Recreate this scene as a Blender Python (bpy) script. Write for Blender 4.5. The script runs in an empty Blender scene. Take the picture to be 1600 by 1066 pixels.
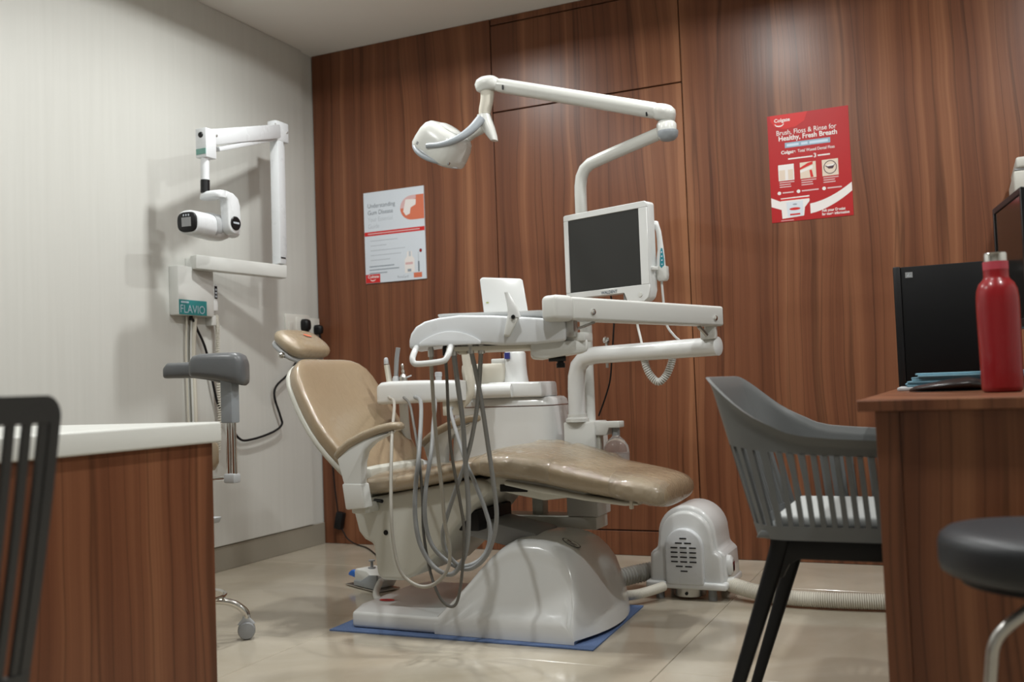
import bpy, bmesh, math, random
from mathutils import Vector, Matrix
from mathutils.bvhtree import BVHTree

random.seed(7)
V = Vector
C = bpy.context.scene.collection
scene = bpy.context.scene

# ------------------------------------------------------------------ camera
CAM = V((3.198, -4.4614, 0.82))
YAW, PITCH, ROLL, FPX = 0.4293, 0.04552, -0.03655, 1531.87
_right = V((math.cos(YAW), math.sin(YAW), 0))
_fwd = V((-math.sin(YAW) * math.cos(PITCH), math.cos(YAW) * math.cos(PITCH), math.sin(PITCH)))
_up = _right.cross(_fwd)
_r = _right * math.cos(ROLL) + _up * math.sin(ROLL)
_u = -_right * math.sin(ROLL) + _up * math.cos(ROLL)
cam_data = bpy.data.cameras.new('camera')
cam = bpy.data.objects.new('camera', cam_data)
C.objects.link(cam)
cam.matrix_world = Matrix(((_r.x, _u.x, -_fwd.x, CAM.x), (_r.y, _u.y, -_fwd.y, CAM.y),
                           (_r.z, _u.z, -_fwd.z, CAM.z), (0, 0, 0, 1)))
cam_data.sensor_width = 36
cam_data.lens = FPX / 1600 * 36
cam_data.clip_start = 0.05
cam_data.dof.use_dof = True
cam_data.dof.focus_distance = 3.4
cam_data.dof.aperture_fstop = 2.8
scene.camera = cam

# ------------------------------------------------------------------ world, exposure
world = bpy.data.worlds.new('world')
scene.world = world
world.use_nodes = True
world.node_tree.nodes['Background'].inputs[0].default_value = (0.8, 0.85, 0.9, 1)
world.node_tree.nodes['Background'].inputs[1].default_value = 0.05
scene.view_settings.view_transform = 'Standard'
scene.view_settings.look = 'None'
scene.view_settings.gamma = 1
scene.view_settings.use_curve_mapping = False
scene.view_settings.exposure = 0.0

H = 2.695                       # ceiling height
LAMP_W = 19.5                   # watts per ceiling panel
LAMP_COL = (0.985, 1.0, 0.985)
LAMPS = [(x, y) for y in (-1.2, -2.7) for x in (0.92, 2.38, 3.84)]

# ------------------------------------------------------------------ materials
MATS = {}


def nodes(name):
    m = bpy.data.materials.new(name)
    m.use_nodes = True
    nt = m.node_tree
    return m, nt, nt.nodes['Principled BSDF']


def mat(name, col, rough=0.4, metal=0.0, coat=0.0, coat_rough=0.05, spec=0.5, bump=0.0, bscale=200, trans=0.0,
        ior=1.45, emit=None, estr=0.0, var=0.0, vscale=8.0, sheen=0.0):
    if name in MATS:
        return MATS[name]
    m, nt, b = nodes(name)
    b.inputs['Base Color'].default_value = (*col, 1)
    b.inputs['Roughness'].default_value = rough
    b.inputs['Metallic'].default_value = metal
    b.inputs['Coat Weight'].default_value = coat
    b.inputs['Coat Roughness'].default_value = coat_rough
    b.inputs['Specular IOR Level'].default_value = spec
    b.inputs['Transmission Weight'].default_value = trans
    b.inputs['IOR'].default_value = ior
    b.inputs['Sheen Weight'].default_value = sheen
    if emit:
        b.inputs['Emission Color'].default_value = (*emit, 1)
        b.inputs['Emission Strength'].default_value = estr
    g = nt.nodes.new('ShaderNodeNewGeometry')
    n = nt.nodes.new('ShaderNodeTexNoise')
    n.inputs['Scale'].default_value = vscale
    n.inputs['Detail'].default_value = 4
    nt.links.new(g.outputs['Position'], n.inputs['Vector'])
    r = nt.nodes.new('ShaderNodeMapRange')
    r.inputs['To Min'].default_value = max(0, rough - 0.04)
    r.inputs['To Max'].default_value = rough + 0.04
    nt.links.new(n.outputs['Fac'], r.inputs['Value'])
    nt.links.new(r.outputs['Result'], b.inputs['Roughness'])
    if var > 0:
        mx = nt.nodes.new('ShaderNodeMix')
        mx.data_type = 'RGBA'
        mx.inputs['A'].default_value = (*[c * (1 - var) for c in col], 1)
        mx.inputs['B'].default_value = (*[min(1, c * (1 + var)) for c in col], 1)
        nt.links.new(n.outputs['Fac'], mx.inputs['Factor'])
        nt.links.new(mx.outputs['Result'], b.inputs['Base Color'])
    if bump > 0:
        n2 = nt.nodes.new('ShaderNodeTexNoise')
        n2.inputs['Scale'].default_value = bscale
        n2.inputs['Detail'].default_value = 3
        nt.links.new(g.outputs['Position'], n2.inputs['Vector'])
        bp = nt.nodes.new('ShaderNodeBump')
        bp.inputs['Strength'].default_value = bump
        bp.inputs['Distance'].default_value = 0.002
        nt.links.new(n2.outputs['Fac'], bp.inputs['Height'])
        nt.links.new(bp.outputs['Normal'], b.inputs['Normal'])
    MATS[name] = m
    return m


def ramp(nt, stops):
    r = nt.nodes.new('ShaderNodeValToRGB')
    e = r.color_ramp.elements
    while len(e) < len(stops):
        e.new(0.5)
    for i, (p, c) in enumerate(stops):
        e[i].position = p
        e[i].color = (*c, 1)
    return r


def wood_mat():
    m, nt, b = nodes('walnut_laminate')
    L = nt.links.new
    g = nt.nodes.new('ShaderNodeNewGeometry')
    s = nt.nodes.new('ShaderNodeSeparateXYZ')
    L(g.outputs['Position'], s.inputs[0])

    def math_(op, a, bb):
        n = nt.nodes.new('ShaderNodeMath')
        n.operation = op
        for i, v in enumerate((a, bb)):
            if isinstance(v, (int, float)):
                n.inputs[i].default_value = v
            else:
                L(v, n.inputs[i])
        return n.outputs[0]
    u = math_('ADD', s.outputs['X'], math_('MULTIPLY', s.outputs['Y'], 0.93))

    def noise(fu, fz, detail=3, off=0.0, uu=None):
        c = nt.nodes.new('ShaderNodeCombineXYZ')
        L(math_('MULTIPLY', uu or u, fu), c.inputs[0])
        L(math_('MULTIPLY', s.outputs['Z'], fz), c.inputs[1])
        c.inputs[2].default_value = off
        n = nt.nodes.new('ShaderNodeTexNoise')
        n.inputs['Scale'].default_value = 1
        n.inputs['Detail'].default_value = detail
        L(c.outputs[0], n.inputs['Vector'])
        return n.outputs['Fac']
    warp = noise(3.0, 0.9, 2, 3.7)
    uw = math_('ADD', u, math_('MULTIPLY', math_('SUBTRACT', warp, 0.5), 0.10))
    n1 = noise(9.0, 0.10, 2, 0.0, uw)
    n2 = noise(34.0, 0.35, 3, 9.1, uw)
    n3 = noise(190.0, 1.6, 3, 5.3, uw)
    n4 = noise(16.0, 0.16, 1, 21.0, uw)
    t = math_('ADD', math_('MULTIPLY', n1, 0.62), math_('ADD', math_('MULTIPLY', n2, 0.28), math_('MULTIPLY', n3, 0.10)))
    cr = ramp(nt, [(0.34, (0.098, 0.035, 0.0175)), (0.46, (0.150, 0.055, 0.0265)), (0.55, (0.192, 0.075, 0.036)),
                   (0.66, (0.280, 0.122, 0.060))])
    L(t, cr.inputs[0])
    # thin dark growth lines where the second noise crosses its mid value
    d = math_('ABSOLUTE', math_('SUBTRACT', n4, 0.5), 0)
    lr = nt.nodes.new('ShaderNodeMapRange')
    lr.inputs['From Min'].default_value = 0.0
    lr.inputs['From Max'].default_value = 0.022
    lr.inputs['To Min'].default_value = 0.62
    lr.inputs['To Max'].default_value = 1.0
    L(d, lr.inputs['Value'])
    mx = nt.nodes.new('ShaderNodeMix')
    mx.data_type = 'RGBA'
    mx.blend_type = 'MULTIPLY'
    mx.inputs['Factor'].default_value = 1
    L(cr.outputs[0], mx.inputs['A'])
    L(lr.outputs[0], mx.inputs['B'])
    L(mx.outputs['Result'], b.inputs['Base Color'])
    b.inputs['Roughness'].default_value = 0.33
    b.inputs['Specular IOR Level'].default_value = 0.32
    bp = nt.nodes.new('ShaderNodeBump')
    bp.inputs['Strength'].default_value = 0.12
    bp.inputs['Distance'].default_value = 0.001
    L(n3, bp.inputs['Height'])
    L(bp.outputs['Normal'], b.inputs['Normal'])
    return m


def tile_mat():
    m, nt, b = nodes('polished_beige_tile')
    L = nt.links.new
    g = nt.nodes.new('ShaderNodeNewGeometry')
    n = nt.nodes.new('ShaderNodeTexNoise')
    n.inputs['Scale'].default_value = 2.2
    n.inputs['Detail'].default_value = 5
    n.inputs['Distortion'].default_value = 1.2
    L(g.outputs['Position'], n.inputs['Vector'])
    cr = ramp(nt, [(0.3, (0.40, 0.35, 0.265)), (0.5, (0.45, 0.40, 0.315)), (0.7, (0.50, 0.45, 0.365))])
    L(n.outputs['Fac'], cr.inputs[0])
    L(cr.outputs[0], b.inputs['Base Color'])
    n2 = nt.nodes.new('ShaderNodeTexNoise')
    n2.inputs['Scale'].default_value = 5
    n2.inputs['Detail'].default_value = 6
    L(g.outputs['Position'], n2.inputs['Vector'])
    r = nt.nodes.new('ShaderNodeMapRange')
    r.inputs['To Min'].default_value = 0.06
    r.inputs['To Max'].default_value = 0.2
    L(n2.outputs['Fac'], r.inputs['Value'])
    L(r.outputs['Result'], b.inputs['Roughness'])
    b.inputs['Specular IOR Level'].default_value = 0.55
    return m


def vinyl_mat(name, col, crinkle=0.6, scale=26, dist=0.01):
    m, nt, b = nodes(name)
    L = nt.links.new
    g = nt.nodes.new('ShaderNodeNewGeometry')
    n = nt.nodes.new('ShaderNodeTexNoise')
    n.inputs['Scale'].default_value = scale
    n.inputs['Detail'].default_value = 4
    n.inputs['Roughness'].default_value = 0.6
    n.inputs['Distortion'].default_value = 1.5
    L(g.outputs['Position'], n.inputs['Vector'])
    mx = nt.nodes.new('ShaderNodeMix')
    mx.data_type = 'RGBA'
    mx.inputs['A'].default_value = (*[c * 0.92 for c in col], 1)
    mx.inputs['B'].default_value = (*[c * 1.08 for c in col], 1)
    L(n.outputs['Fac'], mx.inputs['Factor'])
    L(mx.outputs['Result'], b.inputs['Base Color'])
    b.inputs['Roughness'].default_value = 0.42
    b.inputs['Coat Weight'].default_value = 1.0
    b.inputs['Coat Roughness'].default_value = 0.1
    b.inputs['Coat IOR'].default_value = 1.6
    bp = nt.nodes.new('ShaderNodeBump')
    bp.inputs['Strength'].default_value = crinkle
    bp.inputs['Distance'].default_value = dist
    L(n.outputs['Fac'], bp.inputs['Height'])
    L(bp.outputs['Normal'], b.inputs['Coat Normal'])
    return m


def wall_mat():
    m, nt, b = nodes('off_white_paint')
    L = nt.links.new
    g = nt.nodes.new('ShaderNodeNewGeometry')
    mp = nt.nodes.new('ShaderNodeMapping')
    mp.inputs['Scale'].default_value = (9, 9, 0.35)
    L(g.outputs['Position'], mp.inputs['Vector'])
    n = nt.nodes.new('ShaderNodeTexNoise')
    n.inputs['Scale'].default_value = 4
    n.inputs['Detail'].default_value = 3
    L(mp.outputs[0], n.inputs['Vector'])
    cr = ramp(nt, [(0.3, (0.585, 0.585, 0.55)), (0.7, (0.61, 0.61, 0.575))])
    L(n.outputs['Fac'], cr.inputs[0])
    L(cr.outputs[0], b.inputs['Base Color'])
    b.inputs['Roughness'].default_value = 0.55
    return m


WOOD = wood_mat()
TILE = tile_mat()
WALL = wall_mat()
CEIL = mat('ceiling_paint', (0.80, 0.785, 0.745), 0.8)
WHITE = mat('glossy_white_plastic', (0.69, 0.70, 0.695), 0.22, coat=0.3)
WHITE2 = mat('satin_white_plastic', (0.64, 0.645, 0.62), 0.38)
IVORY = mat('ivory_plastic', (0.60, 0.57, 0.49), 0.35)
COOLW = mat('cool_white_enamel', (0.68, 0.70, 0.72), 0.28)
SKIRTW = mat('aged_white_plastic', (0.56, 0.555, 0.50), 0.3)
LAMPW = mat('lamp_white_enamel', (0.60, 0.605, 0.575), 0.25, coat=0.3)
GREYP = mat('mid_grey_plastic', (0.27, 0.275, 0.28), 0.4)
PADG = mat('dark_grey_rubber_pad', (0.115, 0.12, 0.125), 0.36)
LIGHTG = mat('light_grey_plastic', (0.42, 0.43, 0.44), 0.4)
LAMPG = mat('blue_grey_plastic', (0.30, 0.325, 0.35), 0.35)
HOSE = mat('grey_hose_rubber', (0.24, 0.245, 0.245), 0.45)
HOSEL = mat('pale_hose_rubber', (0.33, 0.31, 0.27), 0.45)
HOSED = mat('dark_hose_rubber', (0.11, 0.105, 0.095), 0.45)
HOSEW = mat('white_corrugated_hose', (0.66, 0.63, 0.55), 0.4)
HOSEG = mat('grey_corrugated_hose', (0.40, 0.395, 0.37), 0.4)
BLACK = mat('black_plastic', (0.008, 0.008, 0.009), 0.4, spec=0.35)
BLACKM = mat('matte_black_metal', (0.009, 0.0095, 0.011), 0.45, spec=0.3)
PCBLK = mat('black_case_steel', (0.004, 0.004, 0.0045), 0.5, spec=0.2)
SCREEN = mat('dark_screen', (0.022, 0.022, 0.021), 0.32)
SCREENG = mat('glossy_monitor_screen', (0.010, 0.009, 0.008), 0.12)
CHROME = mat('chrome', (0.75, 0.74, 0.72), 0.12, metal=1)
STEEL = mat('brushed_steel', (0.55, 0.54, 0.52), 0.3, metal=1)
CHAIRG = mat('grey_chair_plastic', (0.140, 0.146, 0.146), 0.42)
CHAIRD = mat('charcoal_chair_plastic', (0.045, 0.046, 0.047), 0.45)
MATB = mat('blue_felt', (0.115, 0.175, 0.335), 0.95, bump=1.0, bscale=260, var=0.45, vscale=420)
TEAL = mat('teal_sticker', (0.035, 0.25, 0.26), 0.4)
TEALG = mat('teal_grip', (0.03, 0.23, 0.28), 0.35)
RED = mat('red_lacquer', (0.25, 0.009, 0.013), 0.3, coat=0.35, coat_rough=0.08, spec=0.35)
REDB = mat('pink_red_band', (0.46, 0.06, 0.085), 0.4)
REDS = mat('red_switch', (0.6, 0.03, 0.03), 0.3)
BLUEP = mat('blue_pedal', (0.02, 0.14, 0.55), 0.4)
BLUET = mat('blue_tag', (0.03, 0.035, 0.20), 0.4)
PAPER = mat('poster_paper', (0.60, 0.645, 0.70), 0.35)
PRED = mat('poster_red', (0.40, 0.018, 0.020), 0.35, spec=0.3)
PREDD = mat('poster_bright_red', (0.56, 0.025, 0.024), 0.35, spec=0.3)
PWHITE = mat('print_white', (0.74, 0.70, 0.68), 0.4)
PBLUE = mat('print_pale_blue', (0.26, 0.37, 0.47), 0.4)
PBLUE2 = mat('print_light_blue', (0.52, 0.62, 0.72), 0.4)
PGREY = mat('print_grey', (0.28, 0.32, 0.37), 0.5)
PGREYL = mat('print_light_grey', (0.46, 0.50, 0.55), 0.5)
PGREYD = mat('print_dark_grey', (0.13, 0.155, 0.19), 0.5)
PORANGE = mat('print_orange', (0.60, 0.16, 0.085), 0.4)
PPINK = mat('print_pink', (0.62, 0.40, 0.40), 0.4)
PDARK = mat('print_dark', (0.06, 0.02, 0.03), 0.4)
PSKIN = mat('print_skin', (0.66, 0.55, 0.45), 0.4)
FOLDER = mat('light_blue_card', (0.20, 0.38, 0.47), 0.55, var=0.15, vscale=30)
FOLDER2 = mat('teal_blue_card', (0.14, 0.27, 0.34), 0.55)
BLKFOLD = mat('black_vinyl_pouch', (0.022, 0.017, 0.017), 0.3)
GLASS = mat('clear_bottle_plastic', (0.78, 0.74, 0.72), 0.08, trans=0.85, ior=1.3)
LIQ = mat('pale_liquid', (0.42, 0.37, 0.34), 0.2)
DESKT = mat('white_desk_laminate', (0.66, 0.665, 0.63), 0.35)
VINYL = vinyl_mat('tan_vinyl_under_film', (0.325, 0.247, 0.158), 0.4, 24, 0.006)
VINYLC = vinyl_mat('crinkled_film_over_tan_vinyl', (0.325, 0.252, 0.162), 0.8, 30, 0.011)
STOOLB = mat('black_vinyl', (0.020, 0.022, 0.026), 0.42, bump=0.15, bscale=300)
SOCKET = mat('socket_plate_white', (0.68, 0.67, 0.62), 0.3)
SKIRTING = mat('grey_beige_skirting_tile', (0.30, 0.275, 0.225), 0.3)
DIFF = mat('lit_diffuser', (0.9, 0.9, 0.9), 0.5, emit=LAMP_COL, estr=4.0)
PRINTERW = mat('printer_grey_white', (0.45, 0.44, 0.40), 0.45)
GROUT = mat('floor_grout', (0.20, 0.17, 0.125), 0.8)


# ------------------------------------------------------------------ mesh helpers
def box(lo, hi, bev=0.0, seg=2):
    bm = bmesh.new()
    bmesh.ops.create_cube(bm, size=1)
    for v in bm.verts:
        v.co = V([(lo[i] + hi[i]) / 2 + v.co[i] * (hi[i] - lo[i]) for i in range(3)])
    if bev:
        bmesh.ops.bevel(bm, geom=bm.edges[:], offset=bev, segments=seg, affect='EDGES', profile=0.5)
    return bm


def obox(c, ax, half, bev=0.0, seg=2):
    """box with its own axes: ax = three unit vectors"""
    bm = bmesh.new()
    bmesh.ops.create_cube(bm, size=2)
    for v in bm.verts:
        v.co = V(c) + ax[0] * (v.co.x * half[0]) + ax[1] * (v.co.y * half[1]) + ax[2] * (v.co.z * half[2])
    bmesh.ops.recalc_face_normals(bm, faces=bm.faces[:])
    if bev:
        bmesh.ops.bevel(bm, geom=bm.edges[:], offset=bev, segments=seg, affect='EDGES', profile=0.5)
    bmesh.ops.recalc_face_normals(bm, faces=bm.faces[:])
    return bm


def beam(a, b, w, h, bev=0.0, up=V((0, 0, 1)), seg=2):
    """box running from a to b, w wide, h high"""
    a, b = V(a), V(b)
    d = b - a
    e = d.normalized()
    s = e.cross(up).normalized()
    n = s.cross(e)
    return obox((a + b) / 2, (e, s, n), (d.length / 2, w / 2, h / 2), bev, seg)


def loft(rings, cap=True, closed=True):
    bm = bmesh.new()
    rr = [[bm.verts.new(p) for p in r] for r in rings]
    n = len(rr[0])
    for i in range(len(rr) - 1):
        for j in range(n if closed else n - 1):
            k = (j + 1) % n
            bm.faces.new((rr[i][j], rr[i][k], rr[i + 1][k], rr[i + 1][j]))
    if cap:
        bm.faces.new(rr[0][::-1])
        bm.faces.new(rr[-1])
    bmesh.ops.recalc_face_normals(bm, faces=bm.faces[:])
    return bm


def smooth_path(pts, k=6):
    p = [V(q) for q in pts]
    if len(p) < 3:
        return p
    out = []
    ext = [p[0] * 2 - p[1]] + p + [p[-1] * 2 - p[-2]]
    for i in range(1, len(ext) - 2):
        a, b, c, d = ext[i - 1], ext[i], ext[i + 1], ext[i + 2]
        for j in range(k):
            t = j / k
            out.append(0.5 * ((2 * b) + (c - a) * t + (2 * a - 5 * b + 4 * c - d) * t * t + (3 * b - a - 3 * c + d) * t ** 3))
    out.append(p[-1])
    return out


def tube(pts, r, n=10, k=0, cap=True, flat=1.0):
    """round tube along a path; r a number or a function of 0..1"""
    p = smooth_path(pts, k) if k else [V(q) for q in pts]
    m = len(p)
    rings = []
    t0 = (p[1] - p[0]).normalized()
    ref = V((0, 0, 1)) if abs(t0.z) < 0.9 else V((0, 1, 0))
    s = t0.cross(ref).normalized()
    for i in range(m):
        t = (p[min(i + 1, m - 1)] - p[max(i - 1, 0)]).normalized()
        s = (s - t * s.dot(t)).normalized()
        q = t.cross(s)
        rad = r(i / (m - 1)) if callable(r) else r
        rings.append([p[i] + s * (rad * math.cos(2 * math.pi * j / n)) + q * (rad * flat * math.sin(2 * math.pi * j / n))
                      for j in range(n)])
    return loft(rings, cap)


def corrugated(pts, r, pitch, n=14, depth=0.12):
    p = smooth_path(pts, 12)
    ln = [0]
    for i in range(1, len(p)):
        ln.append(ln[-1] + (p[i] - p[i - 1]).length)
    tot = ln[-1]
    steps = int(tot / pitch * 4)
    q = []
    j = 0
    for i in range(steps + 1):
        d = tot * i / steps
        while j < len(ln) - 2 and ln[j + 1] < d:
            j += 1
        f = (d - ln[j]) / max(1e-9, ln[j + 1] - ln[j])
        q.append(p[j].lerp(p[j + 1], min(1, f)))
    return tube(q, lambda t: r * (1 - depth * (0.5 + 0.5 * math.cos(2 * math.pi * t * steps / 4))), n)


def coil(pts, r, wire, turns, n=6, per=12):
    p = smooth_path(pts, 16)
    m = turns * per
    out = []
    for i in range(m + 1):
        f = i / m * (len(p) - 1)
        a = min(int(f), len(p) - 2)
        c = p[a].lerp(p[a + 1], f - a)
        t = (p[a + 1] - p[a]).normalized()
        s = t.cross(V((0.3, 1, 0.2))).normalized()
        q = t.cross(s)
        ang = 2 * math.pi * i / per
        out.append(c + s * r * math.cos(ang) + q * r * math.sin(ang))
    return tube(out, wire, n)


def lathe(prof, c=(0, 0, 0), ax=V((0, 0, 1)), n=32, cap=True):
    ax = V(ax).normalized()
    ref = V((1, 0, 0)) if abs(ax.x) < 0.9 else V((0, 1, 0))
    s = (ref - ax * ref.dot(ax)).normalized()
    q = ax.cross(s)
    rings = [[V(c) + ax * z + s * (r * math.cos(2 * math.pi * j / n)) + q * (r * math.sin(2 * math.pi * j / n))
              for j in range(n)] for r, z in prof]
    return loft(rings, cap)


def prism(poly, fn, w0, w1, bev=0.0, seg=2):
    bm = bmesh.new()
    a = [bm.verts.new(fn(x, y, w0)) for x, y in poly]
    b = [bm.verts.new(fn(x, y, w1)) for x, y in poly]
    n = len(poly)
    bm.faces.new(a)
    bm.faces.new(b[::-1])
    for i in range(n):
        j = (i + 1) % n
        bm.faces.new((a[j], a[i], b[i], b[j]))
    bmesh.ops.recalc_face_normals(bm, faces=bm.faces[:])
    if bev:
        ed = [e for e in bm.edges if len(e.link_faces) == 2 and e.calc_face_angle(0) > 0.5]
        bmesh.ops.bevel(bm, geom=ed, offset=bev, segments=seg, affect='EDGES', profile=0.5)
    return bm


XZ = lambda a, b, w: V((a, w, b))
XY = lambda a, b, w: V((a, b, w))


def merge(*bms):
    out = bmesh.new()
    for b in bms:
        tmp = bpy.data.meshes.new('tmp')
        b.to_mesh(tmp)
        out.from_mesh(tmp)
        bpy.data.meshes.remove(tmp)
        b.free()
    return out


def ssgn(v, e):
    return math.copysign(abs(v) ** e, v)


def super_ring(c, A, B, a, b, e=2.5, n=36):
    """superellipse ring round c in the plane of unit vectors A, B"""
    k = 2 / e
    return [V(c) + A * (a * ssgn(math.cos(2 * math.pi * j / n), k)) + B * (b * ssgn(math.sin(2 * math.pi * j / n), k))
            for j in range(n)]


def origin(parent):
    return V(parent.matrix_world.translation) if parent is not None else V((0, 0, 0))


WORLD = {}


def part(name, bm, m, parent=None, smooth=True, angle=40, label=None, kind=None, base=False):
    """links one mesh object; its origin sits at the middle (or base) of the shape"""
    me = bpy.data.meshes.new(name)
    bm.to_mesh(me)
    bm.free()
    co = [v.co for v in me.vertices]
    lo = V([min(c[i] for c in co) for i in range(3)])
    hi = V([max(c[i] for c in co) for i in range(3)])
    c = (lo + hi) / 2
    if base:
        c.z = lo.z
    me.transform(Matrix.Translation(-c))
    o = bpy.data.objects.new(name, me)
    C.objects.link(o)
    me.materials.append(m)
    if smooth:
        me.polygons.foreach_set('use_smooth', [True] * len(me.polygons))
        me.set_sharp_from_angle(angle=math.radians(angle))
    WORLD[o] = c
    if parent is not None:
        o.parent = parent
        o.location = c - WORLD[parent]
    else:
        o.location = c
    if label:
        o['label'] = label
    if kind:
        o['kind'] = kind
    return o


def thing(name, label, cat, loc, group=None):
    o = bpy.data.objects.new(name, None)
    C.objects.link(o)
    o.empty_display_size = 0.05
    o.location = loc
    WORLD[o] = V(loc)
    tag(o, label, cat, group)
    return o


def tag(o, label, cat, group=None):
    o['label'] = label
    o['category'] = cat
    if group:
        o['group'] = group
    return o


def structure(o):
    o['kind'] = 'structure'
    return o


def struct_empty(name, loc):
    o = bpy.data.objects.new(name, None)
    C.objects.link(o)
    o.location = loc
    WORLD[o] = V(loc)
    o['kind'] = 'structure'
    return o


def text(name, s, size, org, xd, yd, m, parent, align='LEFT', weight=0.0, ext=0.0002, squash=1.0):
    cu = bpy.data.curves.new('txt', 'FONT')
    cu.body = s
    cu.size = size
    cu.align_x = align
    cu.offset = weight
    cu.extrude = 0
    ob = bpy.data.objects.new('txt', cu)
    C.objects.link(ob)
    dg = bpy.context.evaluated_depsgraph_get()
    me = bpy.data.meshes.new_from_object(ob.evaluated_get(dg))
    bm = bmesh.new()
    bm.from_mesh(me)
    C.objects.unlink(ob)
    bpy.data.objects.remove(ob)
    bpy.data.curves.remove(cu)
    bpy.data.meshes.remove(me)
    xd, yd = V(xd).normalized(), V(yd).normalized()
    nd = xd.cross(yd)
    for v in bm.verts:
        v.co = V(org) + xd * (v.co.x * squash) + yd * v.co.y + nd * ext
    return part(name, bm, m, parent, smooth=False)


def flat(poly, org, xd, yd, z=0.0):
    """a thin printed shape: polygon in local x, y"""
    bm = bmesh.new()
    xd, yd = V(xd).normalized(), V(yd).normalized()
    nd = xd.cross(yd)
    f = bm.faces.new([bm.verts.new(V(org) + xd * a + yd * b + nd * z) for a, b in poly])
    f.normal_update()
    bmesh.ops.triangulate(bm, faces=[f], ngon_method='EAR_CLIP')
    return bm


def rect(x, y, w, h):
    return [(x, y), (x + w, y), (x + w, y + h), (x, y + h)]


def oval(cx, cy, a, b, n=20):
    return [(cx + a * math.cos(2 * math.pi * i / n), cy + b * math.sin(2 * math.pi * i / n)) for i in range(n)]


# ------------------------------------------------------------------ room shell
XR, YB = 5.0, -6.0        # right wall, rear wall
# floor: slab of grout with polished tiles bedded on it
floor = structure(part('floor', box((-0.1, YB - 0.1, -0.08), (XR + 0.1, 0.1, -0.003)), GROUT, None, False))
tbm = box((-0.599, -0.599, -0.008), (0.599, 0.599, 0.0), 0.0012, 1)
tile_me = bpy.data.meshes.new('tile')
tbm.to_mesh(tile_me)
tbm.free()
tile_me.materials.append(TILE)
xs = [1.18 + 1.2 * i for i in range(-1, 4)]
ys = [-0.55 - 1.2 * i for i in range(-1, 6)]
for ix in range(len(xs) - 1):
    for iy in range(len(ys) - 1):
        t = bpy.data.objects.new('tile', tile_me)
        C.objects.link(t)
        t.parent = floor
        t.location = V(((xs[ix] + xs[ix + 1]) / 2, (ys[iy] + ys[iy + 1]) / 2, 0)) - WORLD[floor]
structure(part('ceiling', box((-0.1, YB - 0.1, H), (XR + 0.1, 0.1, H + 0.12)), CEIL, None, False))
structure(part('wall_right', box((XR, YB, 0), (XR + 0.1, 0.02, H)), WALL, None, False))
structure(part('wall_rear', box((-0.1, YB - 0.1, 0), (XR, YB, H)), WALL, None, False))
wl = structure(part('wall_left', box((-0.12, YB, 0), (-0.018, 0.02, H)), WALL, None, False))
part('wall_panel', box((-0.018, YB, 0.118), (0.0, -0.11, H - 0.001), 0.002, 1), WALL, wl, False)
structure(part('baseboard_left', box((-0.018, YB, 0.0), (-0.006, -0.0, 0.114), 0.002, 1), SKIRTING, None, False))
# wood wall: carcass and laminate panels with recessed joints
wb = structure(part('wall_back', box((-0.1, 0.02, 0), (XR, 0.12, H)), BLACK, None, False))
x0, x1, x2, x3 = -0.012, 1.095, 2.0745, 3.60
zA, zB, zC = 2.2095, 2.659, 0.1168
g = 0.0022
panels = [(x0, x1 - g, 0, H), (x1 + g, x2 - g, 0.0, zC - g), (x1 + g, x2 - g, zC + g, zA - g), (x1 + g, x2 - g, zA + g, zB - g),
          (x1 + g, x2 - g, zB + g, H), (x2 + g, x3 - g, 0, H), (x3 + g, XR, 0, H)]
for a, b_, z0, z1 in panels:
    part('panel', box((a, 0.0, z0 + 0.001), (b_, 0.02, z1 - 0.001), 0.0015, 1), WOOD, wb, False)

# ceiling panel lamps: square frame standing proud of the ceiling, diffuser set back inside it
for i, (lx, ly) in enumerate(LAMPS):
    where = ['above the headrest end of the dental chair', 'above the foot end of the dental chair', 'above the far end of the wooden desk',
             'over the dentist stool beside the white desk', 'in the middle of the ceiling', 'over the near end of the wooden desk'][i]
    t = thing('ceiling_light', 'square white ceiling panel lamp ' + where, 'lamp', (lx, ly, H), 'square ceiling panel lamps')
    hw, fr, dp = 0.16, 0.012, 0.036
    for (a, b_, c, d) in ((-hw - fr, -hw - fr, hw + fr, -hw), (-hw - fr, hw, hw + fr, hw + fr), (-hw - fr, -hw, -hw, hw), (hw, -hw, hw + fr, hw)):
        part('frame_side', box((lx + a, ly + b_, H - dp), (lx + c, ly + d, H)), WHITE2, t, False)
    part('reflector', box((lx - hw, ly - hw, H - 0.003), (lx + hw, ly + hw, H)), WHITE2, t, False)
    part('diffuser', box((lx - .07, ly - .07, H - 0.005), (lx + .07, ly + .07, H - .003)), DIFF, t, False)
    ld = bpy.data.lights.new('panel_light', 'AREA')
    ld.shape = 'SQUARE'
    ld.size = 0.09
    ld.energy = LAMP_W
    ld.color = LAMP_COL
    lo = bpy.data.objects.new('panel_light', ld)
    C.objects.link(lo)
    lo.parent = t
    lo.location = (0, 0, -0.006)

# ------------------------------------------------------------------ dental chair
YC = -1.31
tag(part('floor_mat', prism([(1.172, -1.632), (2.128, -1.612), (2.10, -1.0), (1.16, -1.0)], XY, 0.0005, 0.005, 0), MATB, None, False, base=True),
    'thin blue felt mat under the white base of the dental chair', 'mat')

chair = thing('dental_chair', 'reclined dental chair with tan vinyl cushions under clear film and a white base', 'dental chair', (1.62, YC, 0.005))
plate = part('base_plate', prism([(1.235, -1.585), (1.195, -1.47), (1.195, -1.13), (1.235, -1.04), (1.80, -1.04), (1.80, -1.585)], XY, 0.006, 0.060, 0.011, 3),
             WHITE, chair, label='flat glossy white base plate')
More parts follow.
